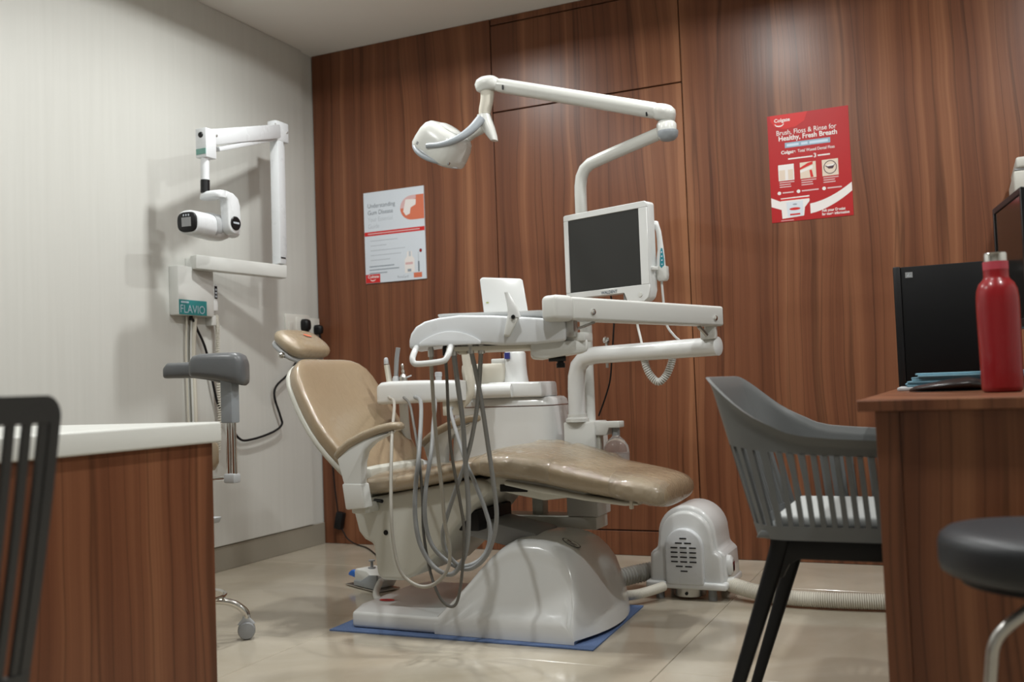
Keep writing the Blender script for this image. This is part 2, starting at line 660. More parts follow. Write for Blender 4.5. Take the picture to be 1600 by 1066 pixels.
# hump of the base: front and rear faces lean in, the left side sweeps up, the right side bows out
def hump_h(x):
    pts = [(1.560, .052), (1.585, .075), (1.62, .112), (1.66, .160), (1.70, .208), (1.735, .246), (1.77, .275), (1.805, .292), (1.85, .299), (1.90, .298), (1.94, .288), (1.972, .268), (1.998, .236),
           (2.018, .198), (2.034, .140), (2.045, .09), (2.052, .055), (2.056, .012)]
    return pts


rings = []
NR = 56
for x, h in hump_h(0):
    side = []
    rc = min(.045, h * .45)                       # rounding of the top edge
    for j in range(15):                           # up the leaning face
        z = (h - rc) * j / 14
        f = z / .32
        w = .276 if z < .066 else .276 - .016 * min(1, (z - .066) / .014) - .118 * (f - .2)
        side.append((w, z))
    w0 = side[-1][0]
    for j in range(1, 8):
        a = math.pi / 2 * j / 7
        side.append((w0 - rc * (1 - math.cos(a)), h - rc + rc * math.sin(a)))
    wt = side[-1][0]
    for j in range(1, 6):
        side.append((wt * (1 - j / 5), h + .012 * (1 - (1 - j / 5) ** 2) * (1 if h > .2 else 0)))
    full = [(-w, z) for w, z in side] + [(w, z) for w, z in side[-2::-1]]
    bow = .062 * max(0, (x - 1.86) / .196) ** 1.3
    rings.append([V((x + bow * (1 - (y / .276) ** 2), YC + y, .006 + z)) for y, z in full])
hbm = loft(rings)
hump_bvh = BVHTree.FromBMesh(hbm)
hump = part('base_hump', hbm, WHITE, chair, angle=60, label='tall curved glossy white cover of the chair base')


def decal(bvh, p, d, size, m_out, m_in, m_mark, parent, aspect=0.62):
    hit, n, _, _ = bvh.ray_cast(V(p), V(d))
    if hit is None:
        return
    xd = V((1, 0, 0)) - n * n.x
    xd.normalize()
    yd = n.cross(xd)
    o = part('sticker', flat(oval(0, 0, size, size * aspect, 28), hit, xd, yd, 0.0012), m_out, parent, False, label='small oval maker badge')
    part('sticker_face', flat(oval(0, 0, size * 0.9, size * aspect * 0.87, 28), hit, xd, yd, 0.0016), m_in, o, False)
    bm = merge(flat(rect(-size * .55, size * .02, size * .45, size * .25), hit, xd, yd, 0.002),
               flat(rect(-size * .1, -size * .1, size * .7, size * .12), hit, xd, yd, 0.002),
               flat(rect(-size * .5, -size * .32, size * 1.0, size * .1), hit, xd, yd, 0.002))
    part('sticker_mark', bm, m_mark, o, False)


decal(hump_bvh, (1.985, -1.395, 0.9), (0, 0.0, -1), 0.034, BLACK, WHITE2, PDARK, hump)
pb = plate.data
pbvh = BVHTree.FromPolygons([v.co + WORLD[plate] for v in pb.vertices], [p.vertices[:] for p in pb.polygons])
decal(pbvh, (1.262, -1.40, 0.5), (0, 0, -1), 0.034, LIGHTG, PREDD, PDARK, plate)

# lifting arm and seat body
part('lift_arm', beam((1.50, YC, 0.36), (1.86, YC, 0.285), 0.20, 0.07, 0.012), GREYP, chair)
part('link_bracket', box((1.60, -1.47, 0.33), (1.68, -1.20, 0.40), 0.006), BLACKM, chair)
sk = [(1.208, .425), (1.212, .385), (1.228, .325), (1.252, .298), (1.288, .282), (1.300, .180), (1.318, .158), (1.40, .160), (1.455, .180), (1.55, .262), (1.612, .345),
      (1.685, .425), (1.75, .468), (1.74, .500), (1.69, .512), (1.46, .475), (1.28, .445)]
part('seat_body', prism(sk, XZ, -1.525, -1.10, 0.016, 3), SKIRTW, chair, label='off-white plastic shell under the seat')
part('screw_hole', lathe([(0.009, 0), (0.009, 0.002)], (1.345, -1.526, 0.325), (0, -1, 0), 12), BLACK, chair)
part('hinge_rod', tube([(1.30, -1.52, 0.436), (1.345, -1.545, 0.436)], 0.006), BLACKM, chair)
# leg rest underside
part('leg_rest_support', prism([(1.70, .50), (1.80, .462), (1.93, .440), (2.03, .452), (2.13, .470), (1.98, .50), (1.78, .53)], XZ, -1.49, -1.13, 0.01), SKIRTW, chair)
part('hinge_pocket', box((1.775, -1.495, 0.468), (1.875, -1.47, 0.492), 0.002, 1), BLACK, chair)
part('release_tab', box((2.215, -1.47, 0.415), (2.227, -1.455, 0.442), 0.003), IVORY, chair)

Yv, Zv, Xv = V((0, 1, 0)), V((0, 0, 1)), V((1, 0, 0))


def pad(stations, n=40, e=3.2):
    """stations: (x, z_top, z_bottom, half width)"""
    rings = []
    m = len(stations)
    for i, (x, zt, zb, w) in enumerate(stations):
        rings.append(super_ring((x, YC, (zt + zb) / 2), Yv, Zv, w, (zt - zb) / 2, e, n))
    return loft(rings)


seat_st = [(1.262, .492, .478, .21), (1.266, .510, .462, .235), (1.278, .525, .450, .248), (1.30, .533, .446, .254), (1.38, .538, .457, .258), (1.468, .546, .472, .26),
           (1.56, .562, .490, .26), (1.62, .575, .503, .26), (1.68, .588, .515, .258), (1.72, .588, .52, .25), (1.735, .575, .53, .235)]
part('seat_cushion', pad(seat_st), VINYL, chair, angle=80, label='tan vinyl seat cushion wrapped in clear film')
leg_st = [(1.690, .565, .545, .22), (1.694, .580, .530, .24), (1.705, .594, .518, .252), (1.73, .606, .510, .258), (1.78, .614, .504, .26), (1.85, .614, .497, .257), (1.93, .602, .486, .252),
          (2.03, .574, .466, .245), (2.11, .553, .452, .238), (2.20, .535, .438, .228), (2.26, .524, .426, .22), (2.30, .514, .417, .21), (2.325, .504, .416, .196), (2.34, .490, .425, .178),
          (2.347, .472, .442, .15)]
part('leg_rest_cushion', pad(leg_st, 44, 2.8), VINYLC, chair, angle=80, label='tan leg rest cushion under shiny crinkled film')
lsh = [(1.80, .510, .486, .20), (1.93, .492, .462, .21), (2.08, .464, .440, .20), (2.20, .445, .422, .17), (2.24, .436, .424, .15)]
part('leg_rest_shell', pad(lsh, 28, 4), SKIRTW, chair, angle=60)
# loose folds of the clear film on top of the leg rest
rnd = random.Random(3)
FILMS = []
for (cx, cy, lx, ly) in ((1.83, -1.12, .085, .07), (2.0, -1.14, .085, .05)):
    G = 9
    film = bmesh.new()
    FILMS.append(film)
    vs = []
    for i in range(G):
        row = []
        for j in range(G):
            x = cx + (i / (G - 1) - .5) * 2 * lx
            y = cy + (j / (G - 1) - .5) * 2 * ly
            f = 0
            for k in range(len(leg_st) - 1):
                if leg_st[k][0] <= x <= leg_st[k + 1][0]:
                    u = (x - leg_st[k][0]) / (leg_st[k + 1][0] - leg_st[k][0])
                    zt = leg_st[k][1] * (1 - u) + leg_st[k + 1][1] * u
                    zb = leg_st[k][2] * (1 - u) + leg_st[k + 1][2] * u
                    w = leg_st[k][3] * (1 - u) + leg_st[k + 1][3] * u
                    s = min(.999, abs(y - YC) / w)
                    f = (zt + zb) / 2 + (zt - zb) / 2 * (1 - s ** 2.8) ** (1 / 2.8)
            edge = min(i, j, G - 1 - i, G - 1 - j)
            row.append(film.verts.new((x, y, f + (0.0005 if edge == 0 else 0.003 + rnd.random() * 0.009))))
        vs.append(row)
    for i in range(G - 1):
        for j in range(G - 1):
            film.faces.new((vs[i][j], vs[i + 1][j], vs[i + 1][j + 1], vs[i][j + 1]))
FILM = mat('clear_plastic_film', (0.50, 0.42, 0.31), 0.10, coat=1.0, coat_rough=0.06)
_nt = FILM.node_tree
_tr = _nt.nodes.new('ShaderNodeBsdfTransparent')
_mx = _nt.nodes.new('ShaderNodeMixShader')
_mx.inputs[0].default_value = 0.42
_nt.links.new(_tr.outputs[0], _mx.inputs[1])
_nt.links.new(_nt.nodes['Principled BSDF'].outputs[0], _mx.inputs[2])
_nt.links.new(_mx.outputs[0], _nt.nodes['Material Output'].inputs[0])
for film in FILMS:
    part('loose_film', film, FILM, chair, angle=25, label='wrinkled clear plastic film')


def film_wrap(x0, x1, a0, a1, nx, na, st, e, amp):
    """creased film pulled over the near side of a lofted pad"""
    bm = bmesh.new()
    grid = []
    for i in range(nx + 1):
        x = x0 + (x1 - x0) * i / nx + (rnd.random() - .5) * .006
        for k in range(len(st) - 1):
            if st[k][0] <= x <= st[k + 1][0]:
                u = (x - st[k][0]) / (st[k + 1][0] - st[k][0])
                zt, zb, w = [st[k][q] * (1 - u) + st[k + 1][q] * u for q in (1, 2, 3)]
        row = []
        for j in range(na + 1):
            a = math.radians(a0 + (a1 - a0) * j / na + (rnd.random() - .5) * 5)
            edge = i in (0, nx) or j in (0, na)
            off = .0008 if edge else .0015 + amp * rnd.random()
            y = -(w + off) * abs(math.cos(a)) ** (2 / e)
            z = (zt + zb) / 2 + ((zt - zb) / 2 + off) * ssgn(math.sin(a), 2 / e)
            row.append(bm.verts.new((x, YC + y, z)))
        grid.append(row)
    for i in range(nx):
        for j in range(na):
            a_, b_2, c_, d_ = grid[i][j], grid[i + 1][j], grid[i + 1][j + 1], grid[i][j + 1]
            bm.faces.new((a_, b_2, c_))
            bm.faces.new((a_, c_, d_))
    return bm


for args in ((1.74, 1.98, -18, 52, 26, 8, leg_st, 2.8, .0032), (2.17, 2.335, -50, 60, 20, 11, leg_st, 2.8, .0035), (1.30, 1.42, -20, 45, 10, 5, seat_st, 3.2, .002)):
    part('film_creases', film_wrap(*args), FILM, chair, angle=25, label='creased clear film over the tan cushion')

# backrest: reclined pad with side bolsters
UB = V((-0.574, 0, 0.819))
NB = V((0.819, 0, 0.574))
B0 = V((1.270, YC, 0.530))
LB = 0.525


def back_rings(off, b, grow=0.0, concave=True, n=48, e=2.8):
    rings = []
    ts = [0.0, .012, .04, .09, .16, .25, .35, .45, .55, .65, .74, .82, .89, .94, .975, .993, 1.0]
    for t in ts:
        w = 0.22 + 0.058 * math.sin(min(1, t / 0.45) * math.pi / 2) if t < 0.45 else 0.278 - 0.050 * ((t - 0.45) / 0.55) ** 1.9
        endf = 1.0
        if t < 0.09:
            endf = math.sqrt(max(0.02, 1 - (1 - t / 0.09) ** 2))
        if t > 0.82:
            endf = math.sqrt(max(0.01, 1 - ((t - 0.82) / 0.18) ** 2))
        wb2 = (w + grow) * (0.50 + 0.50 * endf) if t > .5 else (w + grow) * (0.8 + 0.2 * endf)
        bb = b * (0.12 + 0.88 * min(1, endf * 1.15))
        bow = 0.016 * math.sin(math.pi * t) - 0.012 * t
        c = B0 + UB * (LB * t) + NB * (off - bow)
        r = []
        k = 2 / e
        for j in range(n):
            a = 2 * math.pi * j / n
            y = wb2 * ssgn(math.cos(a), k)
            d = bb * ssgn(math.sin(a), k)
            if concave and d > 0:
                d += (0.036 * (abs(y) / wb2) ** 2.2 - 0.022) * endf
            r.append(c + Yv * y + NB * d)
        rings.append(r)
    return rings


part('backrest_cushion', loft(back_rings(-0.040, 0.043)), VINYL, chair, angle=80, label='wide tan backrest cushion wrapped in clear film')
part('backrest_shell', loft(back_rings(-0.064, 0.027, 0.003, False)), SKIRTW, chair, angle=80, label='white plastic rear shell of the backrest')
part('back_hinge', prism([(1.215, .44), (1.275, .44), (1.275, .545), (1.225, .55)], XZ, -1.50, -1.12, 0.01), SKIRTW, chair)
# headrest
HU = V((-0.80, 0, 0.60)).normalized()
HN = V((0.60, 0, 0.80)).normalized()
hc = V((0.852, YC, 1.014))


def head_rings(off, b, a, L, e=2.6):
    rings = []
    for t in (-1, -.985, -.93, -.82, -.65, -.4, -.1, .2, .5, .7, .85, .94, .985, 1):
        f = math.sqrt(max(0.0, 1 - abs(t) ** 3))
        w = a * (0.55 + 0.45 * f)
        r = []
        for j in range(36):
            an = 2 * math.pi * j / 36
            y = w * ssgn(math.cos(an), 2 / e)
            d = b * (0.15 + 0.85 * f) * ssgn(math.sin(an), 2 / e)
            if d > 0:
                d -= 0.012 * f * (1 - (y / w) ** 2)
            r.append(hc + HU * (L * t) + HN * (d + off) + Yv * y)
        rings.append(r)
    return rings


hr = part('headrest_cushion', loft(head_rings(0.0, 0.045, 0.128, 0.075, 2.3)), VINYLC, chair, angle=80, label='tan headrest pillow in crinkled clear film')
part('headrest_shell', loft(head_rings(-0.036, 0.022, 0.118, 0.070)), LIGHTG, chair, angle=80)
part('headrest_label', flat(oval(0, 0, .022, .008, 16), hc + HN * 0.0355 + HU * 0.006 + Yv * 0.01, V((0.2, 1, -.15)), HU, 0.001), PORANGE, hr, False)
part('headrest_bar', tube([hc - HN * 0.05 + Yv * 0.0, B0 + UB * (LB * 0.82) - NB * 0.085], 0.016), CHROME, chair)
part('headrest_knob', tube([(0.842, -1.425, 0.968), (0.868, -1.37, 0.950), (0.885, -1.33, 0.94)], 0.007), BLACKM, chair)
part('knob_tip', lathe([(0.004, 0), (0.012, 0.004), (0.012, 0.016), (0.006, 0.022)], (0.845, -1.42, 0.967), V((-.35, -.9, .2)), 14), STEEL, chair)
part('headrest_bracket', box((0.865, -1.40, 0.905), (0.905, -1.22, 0.925), 0.004), STEEL, chair)

# armrests
for sgn, y0 in ((-1, -1.612), (1, -1.015)):
    a = part('armrest', loft([super_ring((x, y0, z), Yv, V((-math.sin(an), 0, math.cos(an))), w, h_, 2.4, 20) for x, z, an, w, h_ in
             ((1.212, .590, .9, .012, .008), (1.216, .597, .8, .022, .014), (1.235, .615, .7, .027, .018), (1.275, .643, .5, .029, .0185), (1.33, .668, .37, .029, .018),
              (1.39, .687, .25, .028, .017), (1.44, .697, .12, .027, .016), (1.468, .698, .0, .024, .014), (1.478, .697, 0, .014, .008))]),
             VINYLC, chair, angle=80, label='curved tan padded armrest')
    pl = [(1.222, .588), (1.27, .630), (1.34, .658), (1.44, .685), (1.44, .676), (1.37, .645), (1.335, .615), (1.322, .575), (1.318, .50), (1.330, .428), (1.252, .424), (1.248, .50)]
    part('armrest_support', prism(pl, XZ, y0 - 0.020, y0 + 0.020, 0.006), WHITE2, chair, label='white curved support of the armrest')
    part('armrest_sleeve', prism([(1.243, .505), (1.322, .505), (1.335, .423), (1.256, .416)], XZ, y0 - 0.026, y0 + 0.026, 0.006), WHITE2, chair)
    part('armrest_mount', box((1.262, min(y0, y0 - sgn * 0.09), 0.40), (1.32, max(y0, y0 - sgn * 0.09), 0.435), 0.006), SKIRTW, chair)

# ------------------------------------------------------------------ unit on the far side: post, water cabinet, spittoon, assistant tray
unit = thing('dental_unit', 'white dental unit post with water cabinet, spittoon and swing arms behind the dental chair', 'dental unit', (1.86, -0.95, 0.25))
part('floor_beam', box((1.44, -1.035, 0.278), (1.945, -0.91, 0.325), 0.004), SKIRTW, unit)
part('beam_strut', box((1.67, -0.995, 0.32), (1.715, -0.94, 0.58), 0.004), SKIRTW, unit)
part('beam_foot', box((1.70, -1.12, 0.23), (1.80, -0.93, 0.28), 0.006), SKIRTW, unit)
part('post_block', box((1.830, -1.04, 0.326), (1.953, -0.89, 0.676), 0.006), WHITE2, unit, label='square white lower post')
part('post_shoulder', box((1.952, -1.02, 0.40), (1.966, -0.98, 0.64), 0.003), SKIRTW, unit)
part('bottle_bracket', prism([(1.945, .625), (1.995, .625), (2.005, .652), (2.046, .652), (2.046, .675), (1.945, .675)], XZ, -1.03, -0.97, 0.003), WHITE2, unit)
part('collar', lathe([(.043, 0), (.043, .012), (.036, .018), (.036, .03)], (1.88, -1.02, .676), Zv, 28), WHITE2, unit)
part('lower_arm', tube([(1.88, -1.02, .68), (1.88, -1.02, .80), (1.883, -1.022, .845), (1.895, -1.026, .885), (1.925, -1.037, .913), (1.975, -1.052, .921), (2.05, -1.075, .9215),
                        (2.25, -1.137, .924), (2.452, -1.20, .9265), (2.462, -1.203, .9265), (2.466, -1.204, .9265)],
                       lambda t: 0.032 if t < .95 else (0.030 if t < .999 else .024), 24), WHITE, unit, label='thick bent white tube arm')
part('lamp_post', tube([(1.895, -0.93, .676), (1.895, -0.93, 1.10), (1.895, -0.93, 1.55)], 0.0235, 20), LAMPW, unit, label='slim upright post of the lamp')
part('pivot', merge(box((2.41, -1.235, .95), (2.452, -1.18, .985), .004), lathe([(.017, 0), (.017, .05)], (2.437, -1.212, .965), Zv, 16)), WHITE2, unit)
part('valve_ball', lathe([(.004, 0), (.012, .004), (.0155, .014), (.0125, .024), (.004, .029)], (1.975, -0.93, .965), Zv, 16), CHROME, unit)
part('valve_stem', tube([(1.975, -.93, .875), (1.975, -.93, .967)], .006), STEEL, unit)
# cabinet
def rrect(x0, x1, y0, y1, r, n=6):
    pts = []
    for cx, cy, a0 in ((x1 - r, y1 - r, 0), (x0 + r, y1 - r, 90), (x0 + r, y0 + r, 180), (x1 - r, y0 + r, 270)):
        for i in range(n + 1):
            a = math.radians(a0 + 90 * i / n)
            pts.append((cx + r * math.cos(a), cy + r * math.sin(a)))
    return pts


def tower(levels, r=0.05, n=6):
    """levels: z, x0, x1, y0, y1"""
    return loft([[V((px, py, z)) for px, py in rrect(a, b, c, d, r, n)] for z, a, b, c, d in levels])


part('cabinet_body', tower([(.42, 1.335, 1.80, -1.03, -.78), (.58, 1.335, 1.79, -1.03, -.78), (.738, 1.343, 1.772, -1.022, -.79)]), WHITE, unit, angle=60, label='rounded white water cabinet')
part('cabinet_lid', tower([(.742, 1.343, 1.772, -1.022, -.79), (.762, 1.346, 1.768, -1.02, -.792), (.772, 1.356, 1.758, -1.01, -.80), (.774, 1.37, 1.745, -1.0, -.81)]), WHITE, unit, angle=50)
part('spittoon_base', prism([(1.425, .785), (1.60, .779), (1.62, .774), (1.745, .774), (1.742, .826), (1.735, .832), (1.50, .836), (1.43, .834)], XZ, -1.035, -.87, .008, 3), WHITE, unit)
bowl = [(.03, .80), (.060, .803), (.083, .818), (.096, .848), (.100, .885), (.0985, .905), (.095, .909), (.091, .905), (.088, .87), (.06, .835), (.02, .828)]
part('spittoon_bowl', lathe([(r, z) for r, z in bowl], (1.478, -.955, 0), Zv, 36), IVORY, unit, angle=60, label='round ivory spittoon bowl')
part('water_column', loft([super_ring((x, -.955, z), Xv, Yv, a, a * .85, 3, 24) for x, z, a in ((1.606, .828, .047), (1.605, .86, .043), (1.604, .90, .041), (1.603, .945, .041), (1.603, .953, .036))]), WHITE, unit, angle=60)
part('spout', box((1.512, -.985, .905), (1.58, -.93, .928), .004), WHITE2, unit)
part('column_tag', box((1.578, -1.0, .925), (1.598, -.985, .95), .001, 1), BLUET, unit, False)
# assistant tray
part('tray_arm', tube([(1.62, -1.03, .803), (1.55, -1.04, .803), (1.44, -1.07, .803)], .026, 16, flat=1.1), WHITE, unit)
trp = []
for x, zt, zb, w in ((1.116, .80, .778, .03), (1.118, .825, .768, .05), (1.124, .842, .764, .06), (1.14, .852, .764, .065), (1.18, .855, .765, .066), (1.30, .854, .766, .066), (1.44, .850, .768, .062), (1.475, .845, .772, .05)):
    trp.append(super_ring((x, -1.15, (zt + zb) / 2), Yv, Zv, w, (zt - zb) / 2, 6, 32))
part('assistant_tray', loft(trp), WHITE, unit, angle=50, label='long white instrument holder beside the backrest')
part('tray_bracket', box((1.40, -1.19, .715), (1.44, -1.12, .77), .004), IVORY, unit)
part('drain_tube', tube([(1.47, -1.12, .985), (1.472, -1.12, .94), (1.478, -1.12, .89), (1.487, -1.12, .838), (1.482, -1.12, .792), (1.452, -1.125, .756), (1.41, -1.135, .738), (1.395, -1.14, .735)], .0165, 14, 5), IVORY, unit)
part('tray_stem', tube([(1.176, -1.10, .77), (1.172, -1.085, .66), (1.170, -1.06, .575), (1.178, -1.04, .54), (1.20, -1.025, .522), (1.25, -1.01, .512), (1.36, -.98, .51)], .0185, 14, 5), WHITE, unit)

# handpieces standing in the assistant tray
t = thing('saliva_ejector', 'white handpiece with ribbed grey tip standing in the white tray beside the backrest', 'dental tool', (1.14, -1.15, .852))
part('body', tube([(1.146, -1.15, .846), (1.138, -1.15, .90), (1.134, -1.15, .924)], .0115, 12), IVORY, t)
part('tip', lathe([(.010, 0), (.0095, .012), (.008, .022), (.005, .026)], (1.134, -1.15, .923), V((-.1, 0, 1)), 14), LIGHTG, t)
part('ring', lathe([(.0118, 0), (.0118, .003)], (1.1343, -1.15, .92), V((-.1, 0, 1)), 14), PDARK, t)
t = thing('suction_tip', 'long bent dark grey suction tube standing upright in the white tray', 'dental tool', (1.178, -1.15, .852))
part('tube', tube([(1.176, -1.15, .86), (1.178, -1.15, .90), (1.182, -1.15, .945), (1.190, -1.15, .985)], .009, 12, 4), GREYP, t)
part('holder', lathe([(.015, -.008), (.015, .012), (.011, .022)], (1.176, -1.15, .852), Zv, 16), LIGHTG, t)
t = thing('air_water_syringe', 'small steel syringe with stepped nozzle standing in the white tray', 'dental tool', (1.21, -1.15, .852))
part('body', lathe([(.016, -.008), (.016, .012), (.013, .024), (.007, .03)], (1.21, -1.15, .852), Zv, 16), STEEL, t)
part('nozzle', lathe([(.006, 0), (.006, .01), (.0075, .012), (.0075, .016), (.005, .018), (.005, .03), (.0065, .032), (.0065, .036), (.003, .042)], (1.21, -1.15, .88), V((-.1, 0, 1)), 14), STEEL, t)
part('lever', tube([(1.22, -1.15, .866), (1.245, -1.15, .874)], .003, 8), LIGHTG, t)
tag(part('stubby_connector', lathe([(.012, -.006), (.012, .012), (.014, .014), (.014, .028), (.009, .03)], (1.366, -1.15, .853), Zv, 16), LIGHTG, None),
    'short light grey connector plug standing in the white tray beside the bowl', 'dental tool')
# liquid bottle under the bracket
t = thing('water_bottle', 'clear plastic bottle with pale liquid hanging under the white bracket', 'bottle', (2.022, -1.0, .40))
part('bottle_body', lathe([(.040, .405), (.0475, .412), (.0475, .565), (.044, .585), (.030, .606), (.016, .618), (.013, .628)], (2.022, -1.0, 0), Zv, 28), GLASS, t, angle=60)
part('liquid', lathe([(.040, .409), (.0455, .415), (.0455, .558)], (2.022, -1.0, 0), Zv, 28), LIQ, t, angle=60)
part('cap', lathe([(.015, .622), (.015, .652)], (2.022, -1.0, 0), Zv, 20), GREYP, t)

# ------------------------------------------------------------------ delivery table on its spring arm
E1 = V((math.cos(YAW), math.sin(YAW), 0))       # along the table's long side
E2 = V((-math.sin(YAW), math.cos(YAW), 0))      # across it
DO = V((1.777, -2.057, 0))
DP = lambda s, t, z: DO + E1 * s + E2 * t + V((0, 0, z))
dt = thing('delivery_table', 'white dental instrument table with front handle on a boxy spring arm', 'instrument table', DP(.22, .12, .90))
prof = [(0.0, .934), (0.0, .958), (.006, .978), (.02, .997), (.045, 1.011), (.085, 1.020), (.146, 1.026), (.24, 1.022), (.34, 1.013), (.436, 1.003), (.446, .996), (.446, .942), (.36, .936),
        (.26, .937), (.20, .943), (.12, .945), (.06, .941)]
part('table_body', prism(prof, lambda a, b, w: DP(a, w, b), 0.0, .27, .008, 3), COOLW, dt, label='curved glossy white table body')
# raised arch on the front face
arch = []
for i in range(25):
    u = i / 24
    s = .028 + u * .175
    z = .9425 + .038 * math.sin(math.pi * (.04 + .92 * u)) ** 0.8
    arch.append((s, z))
arch_poly = arch + [(.203, .9405), (.115, .9405), (.028, .9405)]
part('front_arch', prism(arch_poly, lambda a, b, w: DP(a, w, b), -.008, .004, .003, 2), COOLW, dt)
tray_prof = [[V(DP(s, t, z)) for s, t in rrect(.085 - k, .44 + k, .03 - k, .30 + k, .03 + k)] for z, k in ((.998, -.03), (1.018, -.006), (1.029, .006), (1.033, .006), (1.033, .002), (1.023, -.012))]
part('tray_insert', loft(tray_prof), WHITE, dt, angle=50, label='shallow white tray insert on top')
part('under_plate', prism([(.10, .925), (.43, .925), (.43, .938), (.10, .938)], lambda a, b, w: DP(a, w, b), .05, .25, .003), IVORY, dt)
# film viewer standing on the table
vw = part('film_viewer', prism([(.0, .0), (.132, .0), (.128, .112), (.121, .117), (.008, .125), (.0, .119)], lambda a, b, w: DP(.212 + a - b * .09, .13 + w + b * .25, 1.024 + b), 0, .012, .003), WHITE, dt, label='upright white film viewer panel')
part('viewer_mark', flat(oval(0, 0, .005, .002, 10), DP(.222, .1405, 1.07), E1, V((0, 0, 1)), .002), mat('green_tape', (.35, .40, .12), .5), vw, False)
# side lever with its base on the front face
part('lever', loft([super_ring(DP(s, t, z), E1, E2, a, .008, 2.4, 16) for s, t, z in ((.300, -.018, 1.012), (.298, -.018, 1.03), (.293, -.016, 1.05), (.287, -.012, 1.068), (.283, -.010, 1.080), (.281, -.01, 1.084)) for a in [max(.005, .019 - (z - 1.012) * .17)]]), WHITE, dt)
part('lever_base', prism([(.268, .962), (.285, .958), (.315, 1.012), (.305, 1.022), (.282, 1.02)], lambda a, b, w: DP(a, w, b), -.024, .01, .005, 3), WHITE2, dt)
part('lever_pin', tube([DP(.297, -.03, 1.013), DP(.297, .02, 1.013)], .006), BLACK, dt)
part('handle', tube([DP(.020, .01, .940), DP(.016, -.022, .925), DP(.012, -.040, .908), DP(.014, -.046, .896), DP(.024, -.048, .890), DP(.06, -.05, .891), DP(.095, -.048, .895), DP(.106, -.045, .902),
                     DP(.113, -.035, .918), DP(.117, -.01, .934), DP(.117, .01, .942)], .0085, 14, 4), WHITE, dt, label='white U-shaped pull handle')
# bracket to the arm
part('arm_bracket', prism([(.345, .905), (.352, .896), (.38, .893), (.50, .908), (.508, .914), (.508, .944), (.345, .940)], lambda a, b, w: DP(a, w, b), .02, .16, .005), WHITE2, dt)
part('bracket_plate', box((2.165, -1.84, .94), (2.225, -1.77, .965), .003), WHITE2, dt)
part('lock_knob', lathe([(.010, 0), (.010, .016), (.013, .017), (.013, .03)], DP(.43, .07, .897), V((0, 0, -1)), 16), BLACK, dt)
part('lock_bolt', tube([DP(.395, .06, .894), DP(.445, .06, .894)], .009), BLACK, dt)
part('bolt_sleeve', lathe([(.013, 0), (.013, .02)], DP(.43, .07, .915), V((0, 0, -1)), 16), CHROME, dt)
LA, RA = V((2.163, -1.905, 1.033)), V((2.447, -1.213, 1.026))
part('spring_arm', beam(LA.lerp(RA, .06), LA.lerp(RA, 1.035), .060, .066, .008, seg=3), WHITE2, dt, label='long boxy off-white spring arm')
part('arm_end_cap', beam(LA.lerp(RA, -.035), LA.lerp(RA, .068), .064, .074, .016, seg=4), WHITE2, dt)
ae = (RA - LA).normalized()
an = ae.cross(V((0, 0, 1))).normalized()
for f in (.17, .97):
    part('arm_screw', lathe([(.0085, 0), (.0085, .004), (.003, .006)], LA.lerp(RA, f) + an * .030 - V((0, 0, .008)), an, 14), CHROME, dt)
part('arm_knuckle', merge(beam(LA.lerp(RA, .085) - V((0, 0, .08)), LA.lerp(RA, .085) - V((0, 0, .02)), .035, .03, .002, up=V((1, 0, 0))), tube([LA.lerp(RA, .10) - V((0, 0, .06)), LA.lerp(RA, .22) - V((0, 0, .035))], .004)), STEEL, dt)
part('arm_lug', beam(LA.lerp(RA, .99) - V((0, 0, .075)), LA.lerp(RA, .99) - V((0, 0, .02)), .03, .035, .003, up=V((1, 0, 0))), WHITE2, dt)
part('lug_spring', tube([LA.lerp(RA, .90) - V((0, 0, .035)), LA.lerp(RA, .955) - V((0, 0, .062))], .007), STEEL, dt)
part('hose_port', lathe([(.016, 0), (.016, -.02), (.012, -.024)], DP(.147, .08, .94), V((0, 0, 1)), 14), IVORY, dt)

